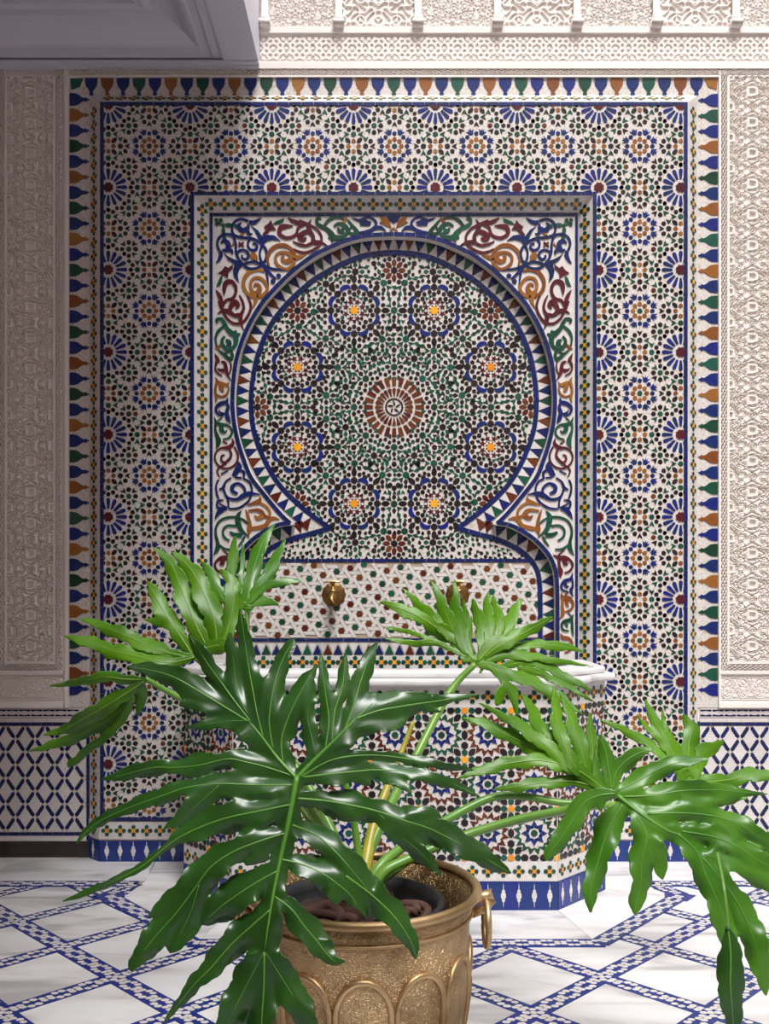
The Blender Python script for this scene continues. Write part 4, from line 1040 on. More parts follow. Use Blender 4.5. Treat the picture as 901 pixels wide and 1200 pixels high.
# rosette with orange heart
rx, ry = Rr * math.cos(math.radians(Rt)), Rr * math.sin(math.radians(Rt))
around(Rr, Rt, [(0, 0, OCT, 3.6, 'orange', 0)])
around(Rr, Rt, ring8(10.4, STAR5, 2.9, 'maroon', 22.5) + ring8(5.2, [(0, -1), (.6, .6), (-.6, .6)], 1.1, 'black', 22.5))
around(Rr, Rt, ring8(27.2, STAR8, 3.1, 'black') + ring8(19.2, PENT, 2.2, 'black'))
around(Rr, Rt, [(22.3, 45 * k + sgn * 14, PENT, 2.1, 'black', 0) for k in range(8) for sgn in (1, -1)])
around(Rr, Rt, ring8(36.8, ELL, 3.1, 'black'))
around(Rr, Rt, [(34.6, 45 * k + sgn * 10.5, PENT, 2.0, 'black', 0) for k in range(8) for sgn in (1, -1)])
for k in range(8):
    for sgn_ in (1,):
        t = math.radians(22.5 + 45 * k); x, y = rx + 28.6 * math.cos(t), ry + 28.6 * math.sin(t)
CRES = [(-5.6, -2.4), (-3, -1.2), (0, -.9), (3, -1.2), (5.6, -2.4), (6.2, .2), (4.2, 2.4), (0, 3.2), (-4.2, 2.4), (-6.2, .2)]
CRES = [(a / 5, (b - .4) / 4.0) for a, b in CRES]
for k8 in range(8):
    t0 = math.radians(22.5 + 45 * k8); bx_, by_ = OX + Rr * math.cos(t0), OY - Rr * math.sin(t0)
    for k in range(8):
        t = math.radians(22.5 + 45 * k); x, y = bx_ + 28.4 * math.cos(t), by_ - 28.4 * math.sin(t)
        if not inside(x, y): continue
        q = [(x + a, y - b) for a, b in place(CRES, 0, 0, t, 5.3)]
        mq = MB(); mq.prism(q, m2, .0024, 'cobalt'); mq.build('crescent_tile', fou)
        for ddx, ddy in ((0, 0), (math.sin(t) * 3.5, math.cos(t) * 3.5), (-math.sin(t) * 3.5, -math.cos(t) * 3.5)): taken.setdefault((int((x + ddx) // 4), int((y + ddy) // 4)), []).append((x + ddx, y + ddy))
# brown flowers on the axes
around(160, 0, [(0, 0, STAR8, 3.0, 'black', 0)] + ring8(9.0, ELL, 2.75, 'brown') + ring8(14.6, PENT, 2.2, 'black', 22.5))
for r, th, c in nodes:
    around(r, th, [(0, 0, STAR8, 3.0, c, 0)])
for r, th, c in nodes:
    base = 0 if c == 'green' else 22.5
    around(r, th, [(7.7, 45 * k + 0, DART if k % 2 else KITE, 2.35, 'green' if (k % 2) == (0 if c == 'black' else 1) else 'black', 0) for k in range(8)], 4.0)
for r, th, c in nodes:
    around(r, th, [(14.2, 45 * k + 22.5, [(0, -1), (.6, 0), (0, 1), (-.6, 0)], 2.9, 'green', 0) for k in range(8)], 4.6)
for r, th in ((133.7, 0), (95.1, 0), (67, 0), (79, 4.0), (92, 3), (178, 0), (150, 22.5), (180, 22.5), (170, 8), (90, 22.5), (72, 22.5)):
    tb(PENT, r, th, 2.5, 'black')
random.seed(3)
for _ in range(5000):       # remaining gaps get small kites, as the setter would fill them
    r, th = random.uniform(45, 235), random.uniform(0, 22.5)
    tb(random.choice([KITE, PENT, DART]), r, th, 1.8, random.choice(['green', 'black', 'black']), minr=4.9)
TB.build('mosaic_chips', fou, kind='stuff')
row_tiles(fx(300, Y2), fx(622, Y2), fz(659, Y2), fz(654.8, Y2), Y2, .004, 'blue', .046)

# ---------- woven panel with hexagons behind the taps
hexb = MB(); gb = MB()
pb = [(2 * CX - p[0], p[1]) for p in Ci2 if p[1] > 659] + []
bound2 = [(p[0] - 1, p[1]) for p in Ci2 if p[1] > 660] + [(632, 748), (291, 748)] + [(2 * CX - p[0] + 1, p[1]) for p in Ci2[::-1] if p[1] > 660]
nstr = 0
gb.prism([(290, 748), (632, 748), (632, 659), (290, 659)], m2, .0008, 'grout'); gb.build('joint_bed', fou)
ha, hb = (16.0, -4.15), (10.7, 11.4)
strips = []
for i in range(-30, 30):
    for j in range(-20, 20):
        x, y = 378.6 + ha[0] * i + hb[0] * j, 674 + ha[1] * i + hb[1] * j
        if 655 < y < 752 and 285 < x < 640:
            if inside(x, y, bound2) and 661.5 < y < 745: hexb.prism([(x + 3.75 * a, y + 3.75 * b) for a, b in HEX], m2, .003, 'brown' if i % 2 == 0 else 'green')
            for (bx_, by_), an in ((ha, -60), (hb, 0), ((hb[0] - ha[0], hb[1] - ha[1]), 60)):
                strips.append((x + bx_ / 2, y + by_ / 2, an))
strips.sort(key=lambda s: abs(s[0] - 461))
sb = MB()
for x, y, an in strips:
    a = math.radians(an); c, s = math.cos(a), math.sin(a); l, w_ = 6.45, 1.85
    q = [(x + (l * u_ + 1.07 * v_) * c - w_ * v_ * s, y + (l * u_ + 1.07 * v_) * s + w_ * v_ * c) for u_, v_ in ((-1, -1), (1, -1), (1, 1), (-1, 1))]
    q = cliprect(q, 291, 631.5, 660, 747)
    if len(q) < 3 or not inside(x, y, bound2): continue
    if nstr < 300: nstr += 1; mq = MB(); mq.prism(q, m2, .0026, 'white'); mq.build('strip_tile', fou)
    else: sb.prism(q, m2, .0026, 'white')
sb.build('strip_tiles', fou, kind='stuff'); hexb.build('hexagon_chips', fou, kind='stuff')
row_tiles(fx(270, Y2), fx(653, Y2), fz(752, Y2), fz(748, Y2), Y2, .004, 'blue', .046)
k = 0; x = 276.
while x < 652:
    q = MB(); q.prism([(x - 5.4, 767), (x + 5.4, 767), (x, 755)], m2, .0034, ['blue', 'brown', 'blue', 'green'][k % 4]); q.build('triangle_tile', fou)
    q = MB(); q.prism([(x + 1.2, 754), (x + 11, 754), (x + 6, 765.5)], m2, .003, 'white'); q.build('triangle_tile', fou)
    x += 12.0; k += 1
q = MB(); q.prism([(270, 784), (653, 784), (653, 767.6), (270, 767.6)], m2, .0015, 'white'); q.build('white_band', fou)
ff = MB(); x = 278.
while x < 650: flower(ff, pxplane(Y2 - .0015), x, 776, 5.7); x += 15.35
ff.build('flower_chips', fou, kind='stuff')

# ================================================================== BASIN
bas = empty('fountain_basin', 'half octagonal mosaic basin with a thick white marble rim below the arch', 'basin')
cx0 = .0315
P0 = [(cx0 - .6665, -.0012), (cx0 - .6665, -.318), (cx0 - .4815, -.513), (cx0 + .4815, -.513), (cx0 + .6665, -.318), (cx0 + .6665, -.0012)]
def offs(d): return [(cx0 - .6665 - d, -.0012), (cx0 - .6665 - d, -.318 - d * .41), (cx0 - .4815 - d * .41, -.513 - d), (cx0 + .4815 + d * .41, -.513 - d), (cx0 + .6665 + d, -.318 - d * .41), (cx0 + .6665 + d, -.0012)]
def shell(mb, outer, inner, z0, z1, mat, round_=0):
    n = len(outer)
    vs = [(p[0], p[1], z) for z in (z0, z1) for p in outer] + [(p[0], p[1], z) for z in (z0, z1) for p in inner]
    fs = []
    for i in range(n - 1):
        fs += [(i, i + 1, n + i + 1, n + i), (2 * n + i, 3 * n + i, 3 * n + i + 1, 2 * n + i + 1), (n + i, n + i + 1, 3 * n + i + 1, 3 * n + i), (i, 2 * n + i, 2 * n + i + 1, i + 1)]
    fs += [(0, n, 3 * n, 2 * n), (n - 1, 3 * n - 1, 4 * n - 1, 2 * n - 1)]
    mb.add(vs, fs, mat)
mb = MB(); shell(mb, P0, offs(-.075), 0.0, .668, 'grout'); mb.add([(p[0], p[1], .50) for p in offs(-.07)], [tuple(range(6))], 'grout'); mb.build('masonry', bas)
def rimpiece(name, d, z0, z1):
    mb = MB(); shell(mb, offs(d), offs(-.10), z0, z1, 'marble'); o = mb.build(name, bas)
    b = o.modifiers.new('soft', 'BEVEL'); b.width = .008; b.segments = 3; b.limit_method = 'ANGLE'; return o
rimpiece('lower_rim', .034, .668, .690); rimpiece('upper_rim', .004, .690, .712)
mb = MB(); mb.add([(p[0], p[1], .645) for p in offs(-.074)] , [tuple(range(6))], 'water'); mb.build('water', bas)
# faces with star mosaic
zt, zb = .603, .147
CW_, CH_ = .9630 / 7, .1457
def face(org, dirv, nrm, L, cells, u0):
    n0 = Vector((nrm[0], nrm[1], 0)); mp0 = lambda a, b, h: tuple(Vector((org[0] + dirv[0] * a, org[1] + dirv[1] * a, b)) + n0 * h)
    q = MB(); q.prism([(0, zb), (L, zb), (L, .668), (0, .668)], mp0, .001, 'chips'); q.build('mosaic_ground', bas, kind='stuff')
    mp = lambda a, b, h: mp0(a, b, h + .001)
    T = MB(); nstar = 0
    def pl(pts, mat, h=.0016, name=None):
        cxp = sum(p[0] for p in pts) / len(pts); czp = sum(p[1] for p in pts) / len(pts); kk = 1.0 if mat == 'orange' else 1.2
        pts = [(cxp + (p[0] - cxp) * kk, czp + (p[1] - czp) * kk) for p in pts]
        q = cliprect(pts, .0015, L - .0015, zb, zt)
        if len(q) < 3: return
        if name and q == pts: mq = MB(); mq.prism(q, mp, h, mat); mq.build(name, bas)
        else: T.prism(q, mp, h, mat, inset=.03)
    v = .00253
    for i in range(-1, cells + 2):
        for j in range(-1, 5):
            ox, oz = u0 + CW_ * i, .594 - CH_ * j
            pl(place(STAR8, ox, oz, 0, 4.4 * v), 'orange', .0022, 'orange_tile')
            for k in range(4):
                a = PI / 2 * k; s = 1 if k % 2 == 0 else CH_ / CW_
                pl(place(PENT, ox + 8.3 * v * math.cos(a), oz + 8.3 * v * math.sin(a), a, 3.6 * v), 'green')
                pl(place(STAR8, ox + 16.2 * v * math.cos(a) * s, oz + 16.6 * v * math.sin(a), a, 4.0 * v), 'black')
                a += PI / 4; pl(place(ELL, ox + 12.2 * v * math.cos(a), oz + 12.2 * v * math.sin(a), a, 4.3 * v, 3.9 * v), 'black')
            pl(place(ELL, ox + CW_ / 2, oz, 0, 4.4 * v, 4.1 * v), 'black'); pl(place(ELL, ox, oz - CH_ / 2, PI / 2, 4.4 * v, 4.1 * v), 'black')
            sx_, sz_ = ox + CW_ / 2, oz - CH_ / 2
            out = 'brown' if (i + j) % 2 else 'green'
            pl(place(STAR8, sx_, sz_, 0, 3.7 * v), 'green')
            for k in range(8):
                a = PI / 4 * k; pl(place(DART, sx_ + 9.8 * v * math.cos(a), sz_ + 9.8 * v * math.sin(a), a + PI, 3.9 * v, 4.4 * v), 'cobalt')
            for k in range(16):
                a = PI / 8 * (k + .5); pl(place(DART, sx_ + 20.2 * v * math.cos(a), sz_ + 20.8 * v * math.sin(a), a + PI, 3.5 * v, 4.0 * v), out)
    T.build('mosaic_chips', bas, kind='stuff')
    # upper flower row under the rim
    q = MB(); q.prism([(0, zt), (L, zt), (L, .668), (0, .668)], mp, .0008, 'white'); q.build('white_band', bas)
    m3 = lambda a, b, h: mp(a, b, h + .0008); fm = MB()
    n = max(1, round(L / .0458))
    for k in range(n): flower(fm, m3, (k + .5) * L / n, .634, .0153)
    fm.build('flower_chips', bas, kind='stuff')
    foot_bands(bas, org, dirv, (nrm[0], nrm[1], 0), L, .0875, .1465, .0865, L / n, 0, .0027)
face((P0[2][0], P0[2][1]), (1, 0), (0, -1), .963, 7, 0)
q_ = Vector((.185, .195)).normalized()
face((P0[3][0], P0[3][1]), (q_.x, q_.y), (q_.y, -q_.x), .2688, 2, 0)
face((P0[1][0], P0[1][1]), (q_.x, -q_.y), (-q_.y, -q_.x), .2688, 2, 0)
face((P0[4][0], P0[4][1]), (0, 1), (1, 0), .3168, 3, 0)
face((P0[0][0], P0[0][1]), (0, -1), (-1, 0), .3168, 3, 0)

# ================================================================== TAPS
def tap(px, py, name_label):
    t = empty('brass_tap', name_label, 'tap', 'brass taps on the niche wall', (fx(px, Y2), Y2 - .0027, fz(py, Y2)))
    def lt(name, prof, axis='y', off=(0, 0, 0), seg=28, wav=0):
        mb = MB(); lathe(mb, prof, 'brass_o', (0, 0), seg)
        if axis == 'y': mb.v = [(x + off[0], -z + off[1], y + off[2]) for x, y, z in mb.v]
        else: mb.v = [(x + off[0], y + off[1], z + off[2]) for x, y, z in mb.v]
        return mb.build(name, t, True)
    esc = MB()
    n = 48
    for k in range(1): pass
    prof = [(0, .012), (.012, .012), (.020, .009), (.026, .010), (.032, .006), (.037, .007), (.0415, .003), (.043, 0)]
    vs = []
    for r, z in prof:
        for k in range(n):
            a = 2 * PI * k / n; rr = r * (1 + (.035 * math.cos(12 * a) if r > .03 else 0)); vs.append((rr * math.cos(a), -z, rr * math.sin(a)))
    esc.add(vs, [(i * n + k, i * n + (k + 1) % n, (i + 1) * n + (k + 1) % n, (i + 1) * n + k) for i in range(len(prof) - 1) for k in range(n)], 'brass_o')
    esc.build('escutcheon', t, True)
    sp = MB(); tube(sp, [(0, -.008, 0, .012), (0, -.03, 0, .0125), (0, -.05, -.001, .0135), (0, -.066, -.006, .0135), (0, -.076, -.018, .0125), (0, -.078, -.030, .0135), (0, -.078, -.034, .0135)], 'brass_o', 20); sp.build('spout', t, True)
    lt('bonnet', [(0, .0), (.017, .0), (.018, .004), (.0165, .012), (.013, .014), (.0065, .018), (.0055, .034), (.008, .036), (.008, .042), (0, .043)], 'z', (0, -.044, .006), 24)
    h = MB(); tube(h, [(-.025, -.044, .046, .0032), (-.023, -.044, .046, .0042), (-.012, -.044, .0465, .003), (0, -.044, .0475, .005), (.012, -.044, .0465, .003), (.023, -.044, .046, .0042), (.025, -.044, .046, .0032)], 'brass_s', 10); h.build('cross_handle', t, True)
    return t
tap(391, 697, 'old brass tap left of the arch axis, fully visible above the big leaf')
tap(536, 697, 'old brass tap on the right, half hidden by an upright lime leaf')

# ================================================================== BRASS PLANTER
PXC, PD = 425.0, 1.75
pcx, pcy = (PXC - 450.5) / F * PD, CAMY + PD
k_ = PD / F
pot = empty('brass_planter', 'large round brass planter embossed with arches, ring handles on both sides', 'planter', None, (pcx, pcy, 0))
zr = CAMZ - (1036 - HOR) * k_; R = 138.5 * k_
prof = [(.0, .012), (R * .52, .012), (R * .56, .0), (R * .64, .0), (R * .665, .012), (R * .70, .04), (R * .78, .09), (R * .855, .15), (R * .895, .21), (R * .905, .26), (R * .895, .30), (R * .90, .33), (R * .925, .36), (R * .955, zr - .012)]
inner = [(R * .935, zr - .014), (R * .90, .355), (R * .87, .32), (R * .88, .26), (R * .83, .15), (R * .7, .06), (0, .03)]
mb = MB(); lathe(mb, prof + inner, 'brass', (0, 0), 96); mb.build('body', pot, True)
mb = MB(); lathe(mb, [(R * .965 + .0085 * math.cos(a), zr - .006 + .0085 * math.sin(a)) for a in [2 * PI * i / 12 for i in range(12)]], 'brass_s', (0, 0), 96, True)
lathe(mb, [(R * .926 + .003 * math.cos(a), .352 + .003 * math.sin(a)) for a in [2 * PI * i / 8 for i in range(8)]], 'brass_s', (0, 0), 96, True)
mb.build('rolled_rim', pot, True)
def prad(z):
    P = sorted(prof[3:], key=lambda p: p[1])
    for (r0, z0), (r1, z1) in zip(P[:-1], P[1:]):
        if z0 <= z <= z1 and z1 > z0: return r0 + (r1 - r0) * (z - z0) / (z1 - z0)
    return P[-1][0]
for k in range(12):
    a0 = 2 * PI * k / 12 - PI / 2 + .03; hw = PI / 12 * .90; pts = []
    for t in np.linspace(0, 1, 34):
        if t < .33: az, z = a0 - hw, .035 + (.235 - .035) * t / .33
        elif t > .67: az, z = a0 + hw, .035 + (.235 - .035) * (1 - t) / .33
        else:
            b = PI - (t - .33) / .34 * PI; az, z = a0 + hw * math.cos(b), .235 + .058 * math.sin(b)
        r = prad(z) + .0005; pts.append((r * math.cos(az), r * math.sin(az), z, .0058))
    mb = MB(); tube(mb, pts, 'brass_s', 8); mb.build('embossed_arch', pot, True)
for sg in (1, -1):
    mb = MB(); cx_ = sg * (R * .955 + .016)
    tube(mb, [(sg * (R * .93), 0, zr - .035, .009), (cx_ - sg * .004, 0, zr - .022, .009), (cx_ + sg * .010, 0, zr - .018, .011), (cx_ + sg * .014, 0, zr - .03, .009), (cx_, 0, zr - .046, .008), (sg * (R * .92), 0, zr - .055, .009)], 'brass_s', 12); o = mb.build('handle_lug', pot, True)
    mb = MB(); tube(mb, [(cx_ + sg * .004 + .0 * math.cos(a), .040 * math.sin(a), zr - .072 + .042 * math.cos(a), .0062) for a in [2 * PI * i / 32 for i in range(33)]], 'brass_s', 12); mb.build('handle_ring', pot, True)

# black nursery pot inside, soil
npt = empty('nursery_pot', 'black plastic nursery pot filled with dark soil inside the brass planter', 'plant pot', None, (pcx - .012, pcy, .0))
mb = MB(); rr = R * .735; zt_ = zr - .028
lathe(mb, [(0, .035), (rr * .62, .035), (rr * .93, zt_ - .012), (rr, zt_ - .012), (rr + .004, zt_ - .004), (rr, zt_), (rr - .008, zt_), (rr - .014, zt_ - .02), (rr - .02, zt_ - .05), (0, zt_ - .06)], 'plastic', (0, 0), 72); mb.build('shell', npt, True)
mb = MB(); n = 40; vs = [(0, 0, zt_ - .034)]; fs = []
for i in range(1, 9):
    for k in range(n):
        a = 2 * PI * k / n; r = (rr - .017) * i / 8; vs.append((r * math.cos(a), r * math.sin(a), zt_ - .036 + random.uniform(-.004, .004)))
for k in range(n): fs.append((0, 1 + k, 1 + (k + 1) % n))
for i in range(7):
    for k in range(n): fs.append((1 + i * n + k, 1 + (i + 1) * n + k, 1 + (i + 1) * n + (k + 1) % n, 1 + i * n + (k + 1) % n))
mb.add(vs, fs, 'soil'); mb.build('soil', npt, False, kind='stuff')

# ================================================================== THE PLANT
plant = empty('philodendron', 'large potted split leaf philodendron with deeply lobed green leaves in the brass planter', 'plant', None, (pcx, pcy, zt_ - .03))
PB = Vector(plant.location)
def ray(px, py, D): return Vector(((px - 450.5) / F * D, CAMY + D, CAMZ + (HOR - py) / F * D))
# trunk with leaf scars and aerial roots
mb = MB(); tube(mb, [(-.03, .0, -.06, .034), (-.03, .0, .02, .034), (-.02, .01, .05, .028), (-.012, .01, .066, .014)], 'root', 16); mb.build('stem', plant, True)
for (x0, y0, r0, wd, a0, a1, zz) in ((-.085, -.07, .045, .011, 0, 5.5, .016), (-.07, -.06, .028, .010, 1, 6.6, .024), (-.12, -.03, .02, .010, 2, 7, .02), (.075, -.03, .044, .0085, -.6, 4.2, .012), (.07, -.03, .029, .0085, 0, 5.2, .016), (.085, -.02, .016, .008, 1, 6, .014), (-.04, -.10, .03, .009, .4, 4.6, .014), (.02, .06, .03, .009, 0, 5, .01)):
    mb = MB(); pts = []
    for t in np.linspace(a0, a1, 22): pts.append((x0 + r0 * math.cos(t) * (1 + .1 * math.sin(3 * t)), y0 + r0 * .9 * math.sin(t), zz + .008 * math.sin(1.7 * t) + .0, wd * (1 - .25 * (t - a0) / (a1 - a0))))
    tube(mb, pts, 'root', 9); mb.build('aerial_root', plant, True)

CR = {'A': (3.003, 60, 600), 'B': (3.003, 150, 730), 'C': (3.003, 60, 870), 'D': (3.218, 330, 740), 'E': (4.095, 300, 980), 'F': (3.107, 430, 660), 'G': (2.4286, 530, 790), 'H': (3.325, 630, 860)}
def vnoise(x, y, s, seed):
    return np.sin(x / s * 2.1 + seed) * np.cos(y / s * 1.7 + seed * 1.3) + .5 * np.sin((x + y) / s * 3.7 + seed * 2.1)
def leaf(label_mat, hub, D0, gx, gy, curv, strokes, mat, vmat, petiole=None, step=2.2, fold=.16, wave=.010, seed=0, pmat='stem', vein_w=1.0, label=None, wig=1.0, slim=1.0, groups=None):
    parts_ = [leaf_part([strokes[i] for i in g], hub, D0, gx, gy, curv, step, fold, wave, seed, wig, slim, random.uniform(-.012, .012) if len(groups) > 1 else 0) for g in groups] if groups else [leaf_part(strokes, hub, D0, gx, gy, curv, step, fold, wave, seed, wig, slim, 0)]
    return leaf_join(parts_, D0, mat, vmat, petiole, pmat, vein_w, label)
def leaf_part(strokes, hub, D0, gx, gy, curv, step, fold, wave, seed, wig, slim, dz):
    segs = []; cents = []
    for st in strokes:
        c, pts = st[0], st[1]
        s, ox, oy = CR[c]
        P = catmull([(ox + p[0] / s, oy + p[1] / s, p[2] / s * slim) for p in pts], 5)
        cents.append(P); L = 0
        for a, b in zip(P[:-1], P[1:]):
            l = math.hypot(b[0] - a[0], b[1] - a[1])
            if l > 1e-6: segs.append((a[0], a[1], b[0], b[1], a[2] / 2, b[2] / 2, L, len(cents) - 1)); L += l
    S = np.array(segs)
    x0, x1 = S[:, [0, 2]].min() - 25, S[:, [0, 2]].max() + 25; y0, y1 = S[:, [1, 3]].min() - 25, S[:, [1, 3]].max() + 25
    nx, ny = int((x1 - x0) / step) + 2, int((y1 - y0) / step) + 2
    gxs = x0 + step * np.arange(nx); gys = y0 + step * np.arange(ny); GX, GY = np.meshgrid(gxs, gys)
    def evalf(X_, Y_):
        f = np.full(X_.shape, -1e3); bt = np.full(X_.shape, 9.0); bd_ = np.zeros(X_.shape); bh = np.ones(X_.shape); bl = np.zeros(X_.shape); bs = np.zeros(X_.shape); sgn = np.zeros(X_.shape)
        for a in S:
            dx, dy = a[2] - a[0], a[3] - a[1]; l2 = dx * dx + dy * dy
            t = np.clip(((X_ - a[0]) * dx + (Y_ - a[1]) * dy) / l2, 0, 1)
            ex, ey = X_ - a[0] - t * dx, Y_ - a[1] - t * dy
            d = np.hypot(ex, ey); hw = a[4] + (a[5] - a[4]) * t
            ln = a[6] + t * math.sqrt(l2)
            cr_ = np.sign(dx * ey - dy * ex)
            # wavy, toothed margin
            hwm = hw * (1 + wig * (.09 * np.sin(ln / 6.5 + cr_ * 1.3 + a[7] * 2.1) + .06 * np.sin(ln / 2.9 + cr_ * 2 + a[7])))
            v = hwm - d
            f = np.maximum(f, v)
            nd = d / np.maximum(hw, 1.0)
            m = nd < bt
            bt = np.where(m, nd, bt); bd_ = np.where(m, d, bd_); bh = np.where(m, hw, bh); bl = np.where(m, ln, bl); bs = np.where(m, a[7], bs); sgn = np.where(m, cr_, sgn)
        return f, bt, bd_, bh, bl, bs, sgn
    Fv = evalf(GX, GY)[0]
    idx = {}; V = []; faces = []
    def corner(i, j):
        k = (i, j)
        if k not in idx: idx[k] = len(V); V.append((gxs[i], gys[j]))
        return idx[k]
    def cross(i0, j0, i1, j1):
        k = (i0, j0, i1, j1) if (i0, j0) < (i1, j1) else (i1, j1, i0, j0)
        if k not in idx:
            i0, j0, i1, j1 = k; a, b = Fv[j0, i0], Fv[j1, i1]; t = a / (a - b); t = min(max(t, .02), .98)
            idx[k] = len(V); V.append((gxs[i0] + (gxs[i1] - gxs[i0]) * t, gys[j0] + (gys[j1] - gys[j0]) * t))
        return idx[k]
    ins = Fv > 0
    for j in range(ny - 1):
        for i in range(nx - 1):
            c4 = [(i, j), (i + 1, j), (i + 1, j + 1), (i, j + 1)]; n_in = sum(ins[q[1], q[0]] for q in c4)
            if n_in == 0: continue
            if n_in == 4: faces.append([corner(*q) for q in c4]); continue
            pl_ = []
            for k in range(4):
                a, b = c4[k], c4[(k + 1) % 4]
                if ins[a[1], a[0]]: pl_.append(corner(*a))
                if ins[a[1], a[0]] != ins[b[1], b[0]]: pl_.append(cross(*a, *b))
            if len(pl_) > 2: faces.append(pl_)
    V = np.array(V)
    hx, hy = hub
    def depth(X_, Y_):
        f, bt, bd_, bh, bl, bs, sg = evalf(X_, Y_)
        dx, dy = X_ - hx, Y_ - hy; r2 = dx * dx + dy * dy
        D = D0 + gx * dx + gy * dy + curv * r2
        sc_ = D0 / F
        tt = np.clip(bt, 0, 1.2)
        # sunken vein, blade arching away on both sides of it
        D = D + fold * sc_ * bh * (tt ** 1.7) - .8 * fold * sc_ * np.minimum(bh, 30) * tt * np.exp(-tt * 2.2) * 1.2
        # undulating margins and tilted lobes
        D = D + wave * np.clip(bh / 14, .3, 1.3) * tt ** 2 * np.sin(bl / 13 + sg * 1.6 + bs * 1.9 + seed)
        D = D + .006 * vnoise(X_, Y_, 80, seed) + sg * tt * bh * sc_ * .22 * np.sin(bs * 2.7 + seed)
        return D
    D = depth(V[:, 0], V[:, 1]) + dz * np.clip(np.hypot(V[:, 0] - hx, V[:, 1] - hy) / 45, 0, 1)
    # light smoothing of the depth over the mesh so folds stay soft
    nv = len(V); nb = [[] for _ in range(0)]
    E = set()
    for f_ in faces:
        for a, b in zip(f_, f_[1:] + f_[:1]): E.add((min(a, b), max(a, b)))
    E = np.array(list(E))
    for _ in range(5):
        acc = np.zeros(nv); cnt = np.zeros(nv)
        np.add.at(acc, E[:, 0], D[E[:, 1]]); np.add.at(acc, E[:, 1], D[E[:, 0]]); np.add.at(cnt, E[:, 0], 1); np.add.at(cnt, E[:, 1], 1)
        D = .4 * D + .6 * acc / np.maximum(cnt, 1)
    co = np.stack([(V[:, 0] - 450.5) / F * D, CAMY + D, CAMZ + (HOR - V[:, 1]) / F * D], -1) - np.array(PB)
    return co, faces, V, D, cents, strokes
def leaf_join(parts_, D0, mat, vmat, petiole, pmat, vein_w, label):
    CO = []; FA = []; n0 = 0
    for co, faces, V, D, cents, strokes in parts_:
        CO += co.tolist(); FA += [[n0 + q for q in f_[::-1]] for f_ in faces]; n0 += len(co)
    me = bpy.data.meshes.new('leaf'); me.from_pydata(CO, [], FA); me.materials.append(M[mat])
    me.polygons.foreach_set('use_smooth', [True] * len(me.polygons)); me.update()
    o = obj('leaf', me, plant)
    if label: o['label'] = label
    so_ = o.modifiers.new('thickness', 'SOLIDIFY'); so_.thickness = .0009; so_.offset = 1
    # veins: raised pale ribs on the face of the blade
    vm = MB()
    for co, faces, V, D, cents, strokes in parts_:
        for ci, P in enumerate(cents):
            P = [p for p in P]
            if len(strokes[ci][1]) < 4 and len(strokes[ci]) < 3: continue
            PX2 = np.array([p[0] for p in P]); PY2 = np.array([p[1] for p in P])
            # nearest mesh vertex depth
            dd = (V[:, 0][None] - PX2[:, None]) ** 2 + (V[:, 1][None] - PY2[:, None]) ** 2
            near = np.argsort(dd, axis=1)[:, :3]; Dp = D[near].mean(1)
            main = strokes[ci][2] if len(strokes[ci]) > 2 else .42
            for _ in range(2): Dp[1:-1] = (Dp[:-2] + Dp[1:-1] + Dp[2:]) / 3
            n = len(P); pts = []
            for i in range(n - 1):
                r = main * vein_w * (1.35 - 1.1 * i / n) * Dp[i] / F
                p = ray(PX2[i], PY2[i], Dp[i] - .0006) - PB; pts.append((p.x, p.y, p.z, r))
            tube(vm, pts, vmat, 5)
    vm.build('veins', o, True)
    if petiole:
        pm = MB(); P = catmull([(q[0], q[1], q[2], q[3]) for q in petiole], 6)
        tube(pm, [tuple(ray(q[0], q[1], q[2]) - PB) + (q[3] * q[2] / F,) for q in P], pmat, 12); pm.build('petiole', o, True)
    return o

